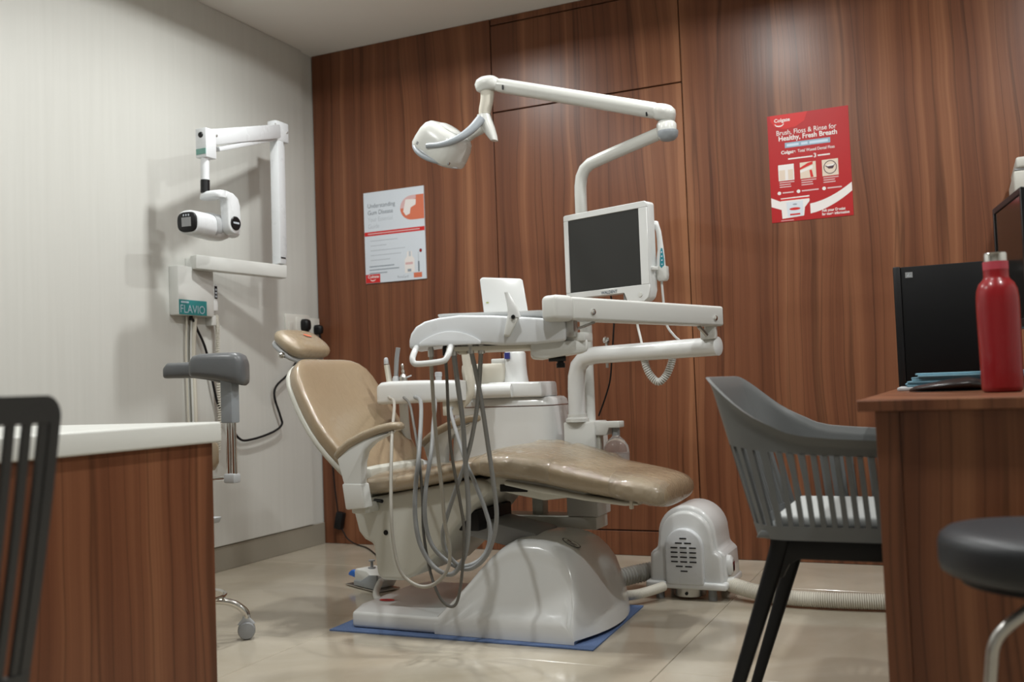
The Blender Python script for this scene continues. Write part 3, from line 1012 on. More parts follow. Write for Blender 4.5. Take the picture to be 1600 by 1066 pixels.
HOSES = {
    'a': ([(1.802, -1.979, 0.93), (1.79, -1.956, 0.845), (1.771, -1.91, 0.682), (1.759, -1.864, 0.524), (1.749, -1.833, 0.413), (1.748, -1.805, 0.321), (1.728, -1.794, 0.258), (1.681, -1.797, 0.216),
           (1.63, -1.807, 0.213), (1.579, -1.815, 0.252), (1.55, -1.808, 0.335), (1.533, -1.789, 0.454), (1.466, -1.665, 0.65), (1.344, -1.443, 0.769), (1.20, -1.24, .79), (1.155, -1.18, .80)], .0058, HOSEL,
          'pale thin instrument hose looping down beside the near armrest'),
    'b': ([(1.839, -1.962, 0.932), (1.83, -1.939, 0.847), (1.814, -1.907, 0.725), (1.805, -1.878, 0.619), (1.804, -1.83, 0.463), (1.8, -1.807, 0.381), (1.778, -1.783, 0.268), (1.748, -1.766, 0.166),
           (1.722, -1.769, 0.146), (1.689, -1.774, 0.174), (1.657, -1.771, 0.251), (1.63, -1.758, 0.369), (1.62, -1.741, 0.473), (1.594, -1.709, 0.6), (1.466, -1.52, 0.704), (1.394, -1.42, 0.767), (1.25, -1.22, .79)], .0048, HOSED,
          'thin dark hose hanging lowest of the instrument hoses'),
    'c': ([(1.861, -1.952, 0.931), (1.854, -1.916, 0.822), (1.847, -1.881, 0.715), (1.834, -1.849, 0.605), (1.818, -1.807, 0.461), (1.793, -1.777, 0.338), (1.765, -1.769, 0.277), (1.727, -1.771, 0.244),
           (1.674, -1.78, 0.269), (1.631, -1.781, 0.333), (1.609, -1.77, 0.412), (1.602, -1.752, 0.502), (1.592, -1.704, 0.62), (1.431, -1.403, 0.765), (1.30, -1.22, .79)], .0075, HOSE,
          'thick mid grey instrument hose in the narrow middle loop'),
    'd': ([(1.907, -1.932, 0.935), (1.908, -1.886, 0.812), (1.904, -1.841, 0.676), (1.898, -1.793, 0.527), (1.889, -1.761, 0.421), (1.86, -1.745, 0.335), (1.824, -1.742, 0.284), (1.775, -1.748, 0.258),
           (1.721, -1.758, 0.277), (1.667, -1.765, 0.326), (1.639, -1.759, 0.399), (1.631, -1.738, 0.499), (1.626, -1.684, 0.619), (1.543, -1.519, 0.694), (1.477, -1.382, 0.763), (1.38, -1.22, .79)], .0070, HOSE,
          'grey instrument hose in the widest loop in front of the leg rest'),
    'e': ([(1.935, -1.918, 0.934), (1.906, -1.886, 0.812), (1.878, -1.864, 0.716), (1.838, -1.844, 0.61), (1.783, -1.829, 0.501), (1.747, -1.817, 0.426), (1.727, -1.808, 0.374), (1.726, -1.79, 0.318),
           (1.754, -1.757, 0.27), (1.791, -1.725, 0.274), (1.819, -1.699, 0.306), (1.826, -1.68, 0.367), (1.806, -1.671, 0.433), (1.772, -1.666, 0.513), (1.736, -1.66, 0.586), (1.527, -1.357, 0.725), (1.43, -1.17, .745)], .0068, HOSE,
          'grey instrument hose that crosses over itself below the white tray bracket'),
}
for k, (pts, r, m, lab) in HOSES.items():
    t = thing('instrument_hose', lab, 'hose', pts[8], 'instrument hoses under the delivery table')
    part('hose', tube(pts, r, 10, 6), m, t, angle=80)
    p0 = V(pts[0])
    part('connector', lathe([(r * 1.5, -.018), (r * 1.5, .004), (r * 1.1, .012)], p0, V((0, 0, 1)), 14), STEEL if k != 'b' else BLACK, t)

# ------------------------------------------------------------------ operating lamp on the post
lamp = thing('operating_lamp', 'white dental lamp head on a long jointed arm above the chair', 'lamp', (1.895, -.93, 1.55))
J = V((2.272, -1.03, 1.724))
part('lower_tube', tube([(1.895, -.93, 1.548), (1.896, -.93, 1.58), (1.902, -.932, 1.613), (1.918, -.936, 1.641), (1.945, -.943, 1.658), (1.99, -.955, 1.668), (2.12, -.99, 1.693), (2.255, -1.026, 1.718)],
                        .0235, 20), LAMPW, lamp, label='bent white tube')
part('elbow', loft([super_ring(J + V((0, 0, z)), V((1, 0, 0)), V((0, 1, 0)), a, a * .95, 2.2, 24) for z, a in ((-.040, .020), (-.032, .032), (-.01, .036), (.018, .036), (.028, .030), (.031, .028))]), LAMPW, lamp, angle=60)
part('elbow_cover', loft([super_ring(J + V((.006, -.006, z)), V((1, 0, 0)), V((0, 1, 0)), a, a, 2.2, 24) for z, a in ((-.044, .012), (-.040, .024), (-.028, .0345), (-.016, .037), (-.008, .0365))]), LAMPG, lamp, angle=60)
J2 = J + V((0, 0, .062))
LE = V((1.602, -1.09, 1.985))
part('elbow_top', loft([super_ring(J2 + V((-.008, 0, z)), V((1, 0, -.25)).normalized(), V((0, 1, 0)), a, a * .85, 2.3, 24) for z, a in ((-.030, .030), (-.024, .040), (0, .045), (.018, .043), (.028, .032), (.031, .02))]), LAMPW, lamp, angle=60)
a0 = J2 + (LE - J2) * .04
a1 = J2 + (LE - J2) * .955
part('upper_arm', loft([super_ring(a0.lerp(a1, f), V((0, 1, 0)), V((.35, 0, .94)).normalized(), a, b, 2.6, 24) for f, a, b in ((0, .026, .026), (.03, .0275, .029), (.5, .027, .028), (.97, .0265, .027), (1, .024, .024))]), LAMPW, lamp, angle=60, label='long straight white arm')
part('arm_slot', box((a1.x + .030, a1.y - .0285, a1.z - .03), (a1.x + .036, a1.y - .022, a1.z - .012), .001, 1), BLACK, lamp, False)
part('arm_slot', box((a0.x - .04, a0.y - .0285, a0.z - .018), (a0.x - .034, a0.y - .022, a0.z - .002), .001, 1), BLACK, lamp, False)
part('head_joint', loft([super_ring(LE + V((-.010, 0, z)), V((1, 0, 0)), V((0, 1, 0)), a, a * .8, 2.3, 24) for z, a in ((-.028, .036), (-.022, .046), (0, .052), (.016, .046), (.026, .032), (.029, .015))]), LAMPW, lamp, angle=60)
NK = V((1.575, -1.09, 1.86))
part('neck', tube([LE + V((-.012, 0, -.022)), LE + V((-.016, 0, -.06)), LE + V((-.026, 0, -.10)), NK + V((0, 0, .01))], lambda t: .027 - .004 * t, 18, 4), IVORY, lamp)
part('neck_cap', loft([super_ring(NK + V((x, 0, z)), V((1, 0, 0)), V((0, 1, 0)), a, b, 2.4, 20) for x, z, a, b in ((-.004, .008, .026, .026), (.0, -.02, .03, .03), (.012, -.045, .026, .028), (.028, -.08, .018, .024), (.036, -.098, .012, .02))]), LAMPW, lamp, angle=60)
HC = V((1.402, -1.12, 1.764))
AX = V((-.62, .12, -.78)).normalized()      # direction the lamp shines
AT = V((0, -1, 0))
AT = (AT - AX * AT.dot(AX)).normalized()     # near side
AU = AX.cross(AT)
rings = []
for d, a in ((-.072, .03), (-.071, .058), (-.066, .076), (-.052, .088), (-.025, .096), (.01, .099), (.038, .099), (.045, .096), (.047, .088)):
    rings.append(super_ring(HC + AX * d, AT, AU, a * 1.02, a * .97, 3.6, 44))
part('lamp_head', loft(rings), LAMPW, lamp, angle=50, label='rounded white lamp housing')
part('back_cap', loft([super_ring(HC + AX * d, AT, AU, a, a, 2.2, 28) for d, a in ((-.066, .050), (-.075, .048), (-.079, .040), (-.080, .02))]), LAMPW, lamp, angle=50)
part('lamp_window', loft([super_ring(HC + AX * d, AT, AU, a, a * .92, 3.0, 32) for d, a in ((.043, .090), (.054, .086), (.058, .07))]), mat('lamp_window_plastic', (.55, .56, .56), .1, coat=.5), lamp, angle=50)
part('bezel', tube([HC + AX * .042 + AT * (.099 * math.cos(a)) + AU * (.092 * math.sin(a)) for a in [math.pi * 2 * i / 40 for i in range(41)]], .0055, 8), LIGHTG, lamp)
for s in (1, -1):
    p = HC + AT * (s * .103) + AX * .012
    top = NK + V((-.005, -s * .028, -.015))
    mid = (p + top) / 2 + (V((.030, -.018, -.030)) if s > 0 else V((-.005, .02, .012)))
    part('yoke_arm', tube([top, top.lerp(mid, .5) + V((.006, 0, -.004)), mid, mid.lerp(p, .55) + V((.010, -s * .006, -.010)) * (1 if s > 0 else 0), p], lambda t: .021 - .010 * t, 14, 5, flat=.9), LAMPG if s > 0 else LAMPW, lamp, label='curved blue-grey yoke arm' if s > 0 else None)
    hp0 = HC + AX * .055 + AT * (s * .095) - AU * .02 * s
q = [HC + AX * (.030 + .024 * math.sin(math.pi * i / 10)) + AT * (.106 * math.cos(g_)) + AU * (.100 * math.sin(g_)) for i, g_ in enumerate([math.radians(-62 + 13 * i) for i in range(11)])]
part('grip', tube(q, .0085, 12, 3), LAMPG, lamp, label='curved grey grip on the rim')
part('grip_screw', lathe([(.008, 0), (.008, .006)], q[0], AT, 14), CHROME, lamp)
part('badge', flat(rect(-.02, -.006, .04, .012), HC + AX * .026 + AT * .1 + AU * .03, AU, AX * -1, .0005), GREYP, lamp, False)

# ------------------------------------------------------------------ monitor on the post
A, B_ = V((1.897, -1.079, 1.422)), V((2.201, -1.183, 1.425))
mx_ = V((B_.x - A.x, B_.y - A.y, 0)).normalized()
mn = V((mx_.y, -mx_.x, 0))         # towards the viewer of the screen
mt = thing('chair_monitor', 'white framed square monitor with dark screen mounted above the boxy arm', 'monitor', (2.05, -1.1, 1.12))
MP = lambda a, b, w: A + mx_ * a + V((0, 0, b)) + mn * w
sw, sh = (V((B_.x, B_.y, 0)) - V((A.x, A.y, 0))).length, .268
body = [(-.021, .018), (-.015, .022), (sw + .028, .022), (sw + .036, .014), (sw + .036, -sh - .02), (sw + .028, -sh - .046), (sw + .012, -sh - .058), (sw - .06, -sh - .058), (sw - .075, -sh - .022), (-.021, -sh - .022)]
part('housing', prism(body, MP, -.045, -.003, .006, 3), WHITE, mt, label='white monitor housing')
bz = .004
for poly in ([(-.021, .018), (-.015, .022), (sw + .028, .022), (sw + .036, .014), (sw + .036, 0), (-.021, 0)], [(-.021, 0), (0, 0), (0, -sh), (-.021, -sh)], [(sw, 0), (sw + .036, 0), (sw + .036, -sh), (sw, -sh)],
             [(-.021, -sh), (sw + .036, -sh), (sw + .036, -sh - .02), (sw + .028, -sh - .046), (sw + .012, -sh - .058), (sw - .06, -sh - .058), (sw - .075, -sh - .022), (-.021, -sh - .022)]):
    part('bezel', prism(poly, MP, -.004, bz, .0015, 1), WHITE, mt)
part('screen', prism(rect(0, -sh, sw, sh), MP, -.005, .0005), SCREEN, mt, False, label='dark grey blank screen')
text('lettering', 'WALDENT', .015, MP(.145, -sh - .018, bz + .0008), mx_, V((0, 0, 1)), PGREYD, mt, weight=.0004)
part('power_button', lathe([(.008, 0), (.008, .003)], MP(sw - .005, -sh - .034, bz), mn, 18), WHITE2, mt)
part('button_strip', box((2.12, -1.145, 1.10), (2.15, -1.115, 1.135), .002), GREYP, mt)
part('mount_arm', tube([MP(.16, -.16, -.04), (1.93, -.96, 1.26), (1.895, -.93, 1.26)], .014), WHITE2, mt)
part('mount_clamp', lathe([(.034, 0), (.034, .06)], (1.895, -.93, 1.23), Zv, 20), WHITE2, mt)
part('side_bracket', beam(MP(sw + .034, -.215, -.02), MP(sw + .052, -.215, -.015), .02, .012, .002), WHITE2, mt)
# intraoral camera
tc = thing('intraoral_camera', 'slim white intraoral camera with teal grip in a holder beside the monitor', 'camera', (2.262, -1.14, 1.17))
part('wand', loft([super_ring(V((x, -1.145, z)), V((1, 0, 0)), V((0, 1, 0)), a, a * .9, 2.3, 16) for x, z, a in ((2.248, 1.378, .004), (2.2495, 1.375, .0085), (2.252, 1.36, .010), (2.258, 1.34, .0095), (2.261, 1.31, .010), (2.263, 1.275, .0115),
                                                                                                (2.262, 1.25, .0145), (2.261, 1.22, .017), (2.261, 1.19, .016), (2.261, 1.172, .010))]), WHITE, tc, angle=60)
part('grip', loft([super_ring(V((x, y, z)), V((1, 0, 0)), V((0, 1, 0)), a, .006, 2.3, 12) for x, y, z, a in ((2.270, -1.157, 1.278, .002), (2.270, -1.158, 1.27, .004), (2.270, -1.159, 1.24, .0075), (2.269, -1.160, 1.215, .008), (2.269, -1.158, 1.20, .003))]), TEALG, tc)
for i in range(4):
    part('grip_button', lathe([(.003, 0), (.002, .002)], (2.271, -1.1645, 1.263 - i * .014), V((0, -1, 0)), 10), PBLUE2, tc)
part('holder', loft([super_ring(V((2.266, -1.145, z)), V((1, 0, 0)), V((0, 1, 0)), a, a, 4, 20) for z, a in ((1.165, .014), (1.172, .019), (1.185, .0205), (1.215, .020))], True), WHITE2, tc, angle=50)
part('holder_lug', box((2.236, -1.155, 1.20), (2.25, -1.135, 1.215), .002), WHITE2, tc)
part('cord', tube([(2.261, -1.145, 1.175), (2.262, -1.14, 1.12), (2.264, -1.12, 1.02), (2.285, -1.10, .975), (2.30, -1.085, .955), (2.295, -1.08, .93), (2.275, -1.085, .90)], .0045, 8, 6), WHITE, tc)
part('coiled_cord', coil([(2.275, -1.085, .905), (2.265, -1.09, .87), (2.248, -1.095, .835), (2.222, -1.10, .814), (2.197, -1.105, .835), (2.182, -1.11, .87), (2.175, -1.11, .905)], .0105, .0036, 30), WHITE2, tc)
part('cord_tail', tube([(2.175, -1.11, .905), (2.165, -1.10, .96), (2.152, -1.09, 1.01), (2.145, -1.09, 1.05)], .0045, 8, 5), WHITE2, tc)
tag(part('black_cable', tube([(2.055, -1.09, 1.13), (2.04, -1.02, 1.06), (2.01, -.95, .99), (1.985, -.90, .92), (1.96, -.86, .83), (1.93, -.84, .76), (1.90, -.84, .69)], .0032, 8, 6), BLACK, None),
    'thin black cable hanging from the white monitor down behind the post', 'cable')

# ------------------------------------------------------------------ suction pump, hoses, foot pedal
px0, px1, pyf, pyb = 2.075, 2.372, -.86, -.60
pm = thing('suction_pump', 'glossy white dome-shaped suction pump with slotted vent on the floor', 'suction pump', (2.22, -.73, 0))


def dome(x0, x1, xs0, xs1, z0, zs, zt, n=18):
    pts = [(x0, z0), (x0 + .006, zs - .012), (x0 + .012, zs), (xs0 - .006, zs + .010)]
    cx, r = (xs0 + xs1) / 2, (xs1 - xs0) / 2
    zc = zt - r
    pts += [(cx - r * math.cos(math.pi * i / n), zc + r * math.sin(math.pi * i / n)) for i in range(n + 1)]
    pts += [(xs1 + .006, zs + .010), (x1 - .012, zs), (x1 - .006, zs - .012), (x1, z0)]
    return pts


part('pump_housing', prism(dome(px0, px1, 2.115, 2.335, .055, .175, .348), XZ, pyf + .03, pyb, .014, 4), WHITE, pm, angle=50, label='glossy white pump housing')
part('front_step', prism(dome(px0 + .01, px1 - .01, 2.125, 2.325, .055, .170, .328), XZ, pyf + .008, pyf + .06, .012, 4), WHITE, pm, angle=50)
fp = [(2.150, .058)] + [(2.222 - .072 * math.cos(math.pi * i / 16), .195 + .072 * math.sin(math.pi * i / 16)) for i in range(17)] + [(2.294, .058)]
part('vent_face', prism(fp, XZ, pyf - .012, pyf + .03, .008, 3), COOLW, pm, angle=50)
part('bottom_rim', box((px0 - .005, pyf - .008, .042), (px1 + .005, pyb + .01, .068), .008, 3), WHITE, pm)
for row, cols in enumerate([[0], [-.5, .5], [-1, 0, 1], [-1, 0, 1], [-1, 0, 1], [-1, 0, 1], [-.5, .5], [0]]):
    for cc in cols:
        part('vent_slot', box((2.222 + cc * .035 - .013, pyf - .0135, .228 - row * .0172), (2.222 + cc * .035 + .013, pyf - .0105, .2325 - row * .0172)), BLACK, pm, False)
for fx in (2.115, 2.315):
    for fy in (pyf + .03, pyb - .03):
        part('foot', lathe([(.017, 0), (.015, .045)], (fx, fy, 0), Zv, 16), GREYP, pm)
part('motor_base', lathe([(.05, .008), (.06, .012), (.062, .05)], (2.222, -.80, 0), Zv, 28), STEEL, pm)
part('drain_hole', lathe([(.006, 0), (.006, .003)], (2.225, -.8625, .026), V((0, -1, 0)), 12), BLACK, pm)
part('switch', box((px1 - .002, -.80, .10), (px1 + .016, -.765, .14), .003), REDS, pm)
part('switch_cover', loft([super_ring((px1 + d, -.79, .125), Yv, Zv, a, a * 1.3, 2.2, 18) for d, a in ((-.01, .030), (.008, .028), (.016, .02))]), WHITE, pm)
part('hose_socket', lathe([(.026, 0), (.026, .03), (.022, .032)], (px1 - .01, -.80, .058), V((1, 0, 0)), 18), WHITE2, pm)
tag(part('corrugated_hose', corrugated([(2.375, -.80, .056), (2.45, -.832, .045), (2.55, -.855, .034), (2.64, -.868, .032), (2.80, -.862, .032), (3.0, -.83, .032), (3.35, -.75, .032), (3.7, -.55, .032)], .0285, .0075), HOSEW, None),
    'long cream corrugated hose running from the pump along the floor under the desk', 'hose')
tag(part('corrugated_hose', corrugated([(2.068, -.76, .085), (2.02, -.80, .078), (1.96, -.86, .068), (1.91, -.93, .055), (1.90, -1.0, .055)], .036, .013), HOSEG, None),
    'thick grey corrugated hose between the pump and the chair base', 'hose')
tag(part('corrugated_hose', corrugated([(2.145, -.88, .053), (2.115, -.925, .046), (2.07, -.985, .040), (2.02, -1.03, .042), (1.985, -1.06, .052)], .0185, .006, depth=.05), HOSEW, None),
    'thin white hose curving from the front of the pump to the chair base', 'hose')

fpd = thing('foot_pedal', 'small white and grey foot pedal with blue tip on the floor behind the chair base', 'foot pedal', (.92, -.93, 0))
PU = V((.80, -.38, 0)).normalized()
PW = V((.38, .80, 0)).normalized()
PP = lambda a, b, w: V((.80, -.905, 0)) + PU * a + PW * w + V((0, 0, b))
part('sole', prism([(0, .003), (.25, .003), (.25, .009), (0, .009)], PP, -.055, .055, .002), STEEL, fpd)
part('body', prism([(.065, .010), (.215, .010), (.245, .045), (.245, .068), (.19, .065), (.16, .078), (.075, .080), (.065, .07)], PP, -.05, .05, .006), WHITE2, fpd)
part('side_panel', prism([(.070, .012), (.225, .012), (.25, .05), (.25, .072), (.19, .066), (.125, .035), (.070, .032)], PP, -.058, -.048, .003), LAMPG, fpd)
part('pedal_tip', prism([(-.005, .040), (.07, .036), (.07, .066), (.02, .066), (-.003, .052)], PP, -.04, .04, .006), BLUEP, fpd)
part('pivot_knob', lathe([(.016, 0), (.016, .006), (.006, .007), (.006, .03), (.014, .031), (.014, .036)], PP(.125, .078, 0), Zv, 14), GREYP, fpd)
part('cable_sleeve', tube([(.975, -.985, .045), (1.0, -1.03, .046), (1.02, -1.075, .04), (1.035, -1.12, .022), (1.075, -1.18, .016), (1.13, -1.24, .02), (1.20, -1.28, .03)], .013, 12, 6), WHITE2, fpd)

# ------------------------------------------------------------------ x-ray unit on the left wall
xr = thing('xray_unit', 'white wall mounted dental x-ray unit with jointed arm and control box on the pale wall', 'x-ray unit', (0.0, -1.02, 1.2))
cb = part('control_box', box((0.0, -1.132, 1.190), (.055, -.905, 1.410), .004, 2), WHITE2, xr, label='square white control box')
st = part('sticker', box((.0545, -1.130, 1.191), (.0558, -.955, 1.258), 0), TEAL, cb, False, label='teal label strip')
text('lettering', 'FLAVIO', .052, V((.0562, -1.126, 1.199)), V((0, 1, 0)), V((0, 0, 1)), PBLUE2, st, weight=-.0002, squash=.93)
part('small_print', box((.0556, -1.118, 1.243), (.0562, -1.07, 1.251)), PBLUE2, st, False)
part('cable_gland', lathe([(.008, 0), (.008, .02)], (.03, -1.03, 1.190), V((0, 0, -1)), 12), BLACK, xr)
part('wall_plate', box((0.0, -1.03, 1.36), (.05, -.95, 1.455), .004), WHITE2, xr)
P0, P1 = V((.062, -1.045, 1.431)), V((.205, -.575, 1.415))
part('wall_bar', beam(P0, P1, .055, .064, .006), WHITE2, xr, label='horizontal white wall bar')
Bv, Tv = V((.20, -.602, 1.452)), V((.20, -.598, 2.118))
part('lower_arm', beam(Bv, Tv, .048, .05, .004, up=V((1, 0, 0))), COOLW, xr, label='upright white arm')
part('arm_cover', beam(Bv + V((-.012, .034, .05)), Tv + V((-.012, .034, 0)), .03, .045, .004, up=V((1, 0, 0))), COOLW, xr)
part('slot', box((.2245, -.622, 1.478), (.2265, -.586, 1.485), 0), BLACK, xr, False)
Jt = V((.30, -1.216, 1.925))
part('upper_arm', beam(Tv + V((.004, .0, -.01)), Jt + V((0, .03, .012)), .046, .068, .005), COOLW, xr, label='raised white arm')
part('upper_rail', beam(Tv + V((.004, -.03, -.052)), Jt + V((0, .07, -.032)), .034, .02, .003), COOLW, xr)
part('elbow', obox(Tv + V((.0, .012, -.012)), (V((1, 0, 0)), V((0, 1, 0)), V((0, 0, 1))), (.028, .05, .05), .008), COOLW, xr)
for p in (Tv + V((.028, -.045, .012)), Tv + V((.028, .045, -.01)), Jt + V((.028, .042, .018))):
    part('screw', lathe([(.006, 0), (.004, .003)], p, V((1, 0, 0)), 10), STEEL, xr)
part('end_joint', box((Jt.x - .03, Jt.y - .025, Jt.z - .085), (Jt.x + .028, Jt.y + .04, Jt.z + .042), .004), COOLW, xr)
part('joint_trim', box((Jt.x - .025, Jt.y - .028, Jt.z - .072), (Jt.x + .026, Jt.y - .024, Jt.z - .048), 0), mat('pale_green_trim', (.16, .33, .29), .4), xr, False)
part('joint_pin', lathe([(.013, 0), (.011, .004)], (Jt.x, Jt.y - .025, Jt.z + .012), V((0, -1, 0)), 14), BLACK, xr)
part('neck', tube([(.30, -1.218, 1.86), (.30, -1.22, 1.73)], .0185, 16), COOLW, xr)
part('neck_collar', tube([(.30, -1.22, 1.745), (.30, -1.222, 1.692)], .0195, 16), BLACK, xr)
part('yoke_top', loft([super_ring((.33, -1.205 + o, z), V((0, 1, 0)), V((1, 0, 0)), a, .06, 3, 24) for o, z, a in ((0, 1.664, .032), (0, 1.668, .036), (.006, 1.682, .042), (.012, 1.694, .040))]), COOLW, xr, angle=60)
yk = [(-1.195, 1.694), (-1.15, 1.69), (-1.118, 1.672), (-1.106, 1.64), (-1.103, 1.56)] + [(-1.143 + .04 * math.cos(-math.pi * i / 10), 1.555 + .042 * math.sin(-math.pi * i / 10)) for i in range(11)] + [(-1.183, 1.60), (-1.187, 1.655), (-1.20, 1.665)]
part('yoke', prism(yk, lambda a, b, w: V((w, a, b)), .345, .392, .007, 3), COOLW, xr, angle=50, label='white curved yoke')
hubc = V((.392, -1.143, 1.560))
hb = part('hub_cap', lathe([(.030, 0), (.030, .003), (.027, .006)], hubc, V((1, -.05, 0)), 24), BLACK, xr)
part('hub_print', box((.3982, -1.162, 1.557), (.3989, -1.125, 1.565)), PGREYL, hb, False)
D0, D1 = V((.318, -1.345, 1.545)), V((.272, -1.01, 1.555))
dv = (D1 - D0).normalized()
ds = dv.cross(V((0, 0, 1))).normalized()
du = ds.cross(dv)
rings = []
for f, a, b in ((-.02, .040, .036), (-.012, .050, .046), (.0, .054, .050), (.3, .056, .053), (.55, .057, .055), (.63, .056, .054), (.72, .048, .045), (.74, .036, .034), (.76, .031, .031), (.98, .031, .031), (1.0, .029, .029)):
    rings.append(super_ring(D0.lerp(D1, f) - V((0, 0, .004 * math.sin(f * 3))), ds, du, a, b, 2.6, 32))
part('tube_head', loft(rings), COOLW, xr, angle=50, label='rounded white x-ray head with cone')
part('head_band', loft([super_ring(D0.lerp(D1, f), ds, du, .0582, .0562, 2.6, 32) for f in (.36, .52)]), LIGHTG, xr, angle=50)
dsp = part('display', loft([super_ring(D0 - dv * d, ds, du, a, b, 3, 28) for d, a, b in ((.004, .046, .042), (.012, .045, .041), (.0145, .042, .038))]), BLACK, xr, angle=60, label='black control display')
part('display_screen', obox(D0 - dv * .0148, (ds, du, dv), (.022, .019, .0008)), GREYP, dsp, False)
for i in range(3):
    part('display_key', obox(D0 - dv * .0150 + ds * (-.012 + i * .012) + du * .028, (ds, du, dv), (.003, .004, .0008)), PGREYL, dsp, False)

hs = thing('hand_switch', 'small white exposure hand switch hanging beside the square control box', 'hand switch', (.035, -.885, 1.21))
part('switch_body', box((.018, -.905, 1.215), (.05, -.868, 1.345), .008, 3), WHITE, hs)
part('button_plate', box((.0495, -.895, 1.275), (.0515, -.877, 1.335), .0008, 1), BLACK, hs)
for zz in (1.318, 1.302, 1.286):
    part('button', lathe([(.006, 0), (.005, .002)], (.0515, -.886, zz), V((1, 0, 0)), 12), PGREYL, hs)
part('cradle', box((.0, -.905, 1.15), (.04, -.872, 1.20), .006), WHITE2, hs)
part('coiled_cord', coil([(.035, -.868, 1.20), (.034, -.862, 1.12), (.032, -.862, 1.0), (.03, -.858, .85), (.03, -.856, .70), (.03, -.87, .56)], .0085, .0028, 64, 5, 9), IVORY, hs)
for k, (yy, rr, m) in enumerate(((-1.045, .0045, IVORY), (-1.015, .0045, WHITE2), (-1.0, .011, IVORY))):
    tag(part('wall_cable', tube([(.014 + rr, yy, 1.187 if k < 2 else 1.185), (.014, yy - .004, 1.0), (.014, yy, .8), (.014, yy + .004, .55), (.014, yy, .16)], rr, 8, 4), m, None),
        ['thin ivory cable running down the pale wall under the control box', 'thin white cable running down the pale wall under the control box', 'thick ivory conduit running down the pale wall under the control box'][k], 'cable')
tag(part('power_cable', tube([(.03, -1.03, 1.182), (0.025, -1.006, 1.165), (0.025, -0.987, 1.13), (0.025, -0.932, 1.034), (0.025, -0.882, 0.849), (0.025, -0.858, 0.78), (0.025, -0.812, 0.724), (0.025, -0.721, 0.616), (0.025, -0.628, 0.604), (0.025, -0.471, 0.629),
                              (0.025, -0.393, 0.663), (0.025, -0.402, 0.709), (0.025, -0.444, 0.805), (0.025, -0.426, 0.863), (0.025, -0.33, 0.921), (.03, -.26, .99), (.04, -.19, 1.08), (.045, -.175, 1.16)], .0058, 8, 6), BLACK, None),
    'black power cable looping along the pale wall behind the headrest', 'cable')
so = thing('wall_socket', 'wide white socket plate with black plugs beside the wood wall', 'socket', (0, -.17, 1.10))
part('plate', box((0.0, -.318, 1.105), (.012, -.112, 1.238), .004), SOCKET, so)
part('plate_insert', box((0.010, -.235, 1.118), (.016, -.118, 1.225), .003), SOCKET, so)
part('switch_rocker', box((.011, -.30, 1.15), (.018, -.265, 1.195), .002), SOCKET, so)
for k, (yy, zz, s) in enumerate(((-.175, 1.182, 1.0), (-.062, 1.162, .8))):
    t = thing('plug', ['larger black plug in the white wall socket', 'smaller black plug in the white wall socket nearest the wood'][k], 'plug', (.016, yy, zz), 'black plugs in the wall socket')
    part('plug_body', loft([super_ring((.014 + d, yy, zz + o), V((0, 1, 0)), V((0, 0, 1)), a * s, b * s, 2.8, 20) for d, o, a, b in ((0, 0, .026, .034), (.02, 0, .026, .034), (.036, 0, .022, .028), (.042, 0, .012, .018))]), BLACK, t, angle=50)
    part('strain_relief', tube([(.035, yy, zz - .02 * s), (.04, yy, zz - .05 * s), (.03, yy, zz - .07 * s)], .008 * s, 10), BLACK, t)
part('socket_wing', box((0.0, -.108, 1.115), (.010, -.022, 1.225), .003), SOCKET, so)

# power brick and cable on the wood wall
ad = thing('power_adapter', 'black power brick hanging on its cable against the wood wall near the floor', 'power adapter', (.106, -.02, .08))
part('brick', obox((.106, -.022, .128), (V((.97, 0, -.22)), V((0, 1, 0)), V((.22, 0, .97))), (.022, .018, .046), .005), BLACK, ad)
part('upper_cord', tube([(0.05, -.012, .95), (0.054, -.012, 0.727), (0.059, -.014, 0.519), (0.077, -.018, 0.312), (0.096, -.022, 0.172)], .0035, 8, 6), BLACK, ad)
part('lower_cord', tube([(0.117, -.022, 0.085), (0.15, -0.02, 0.033), (0.21, -0.03, 0.006), (.33, -.11, .005), (0.481, -0.265, 0.005), (.60, -.40, .005), (.9, -.75, .005)], .0035, 8, 6), BLACK, ad)

# ------------------------------------------------------------------ posters
def poster(name, label, cat, x, z, w, h, yb, yf, m, tilt=0.0):
    t = thing(name, label, cat, (x + w / 2, yb, z))
    xd = V((math.cos(tilt), 0, math.sin(tilt)))
    yd = V((-math.sin(tilt), 0, math.cos(tilt)))
    part('sheet', merge(obox(V((x, (yb + yf) / 2, z)) + xd * w / 2 + yd * h / 2, (xd, V((0, 1, 0)), yd), (w / 2, abs(yb - yf) / 2, h / 2))), m, t, False)
    return t, V((x, yf, z)), xd, yd


def print_on(nm, poly, m, t, o, xd, yd, z=0.0004):
    return part(nm, flat(poly, o, xd, yd, z), m, t, False)


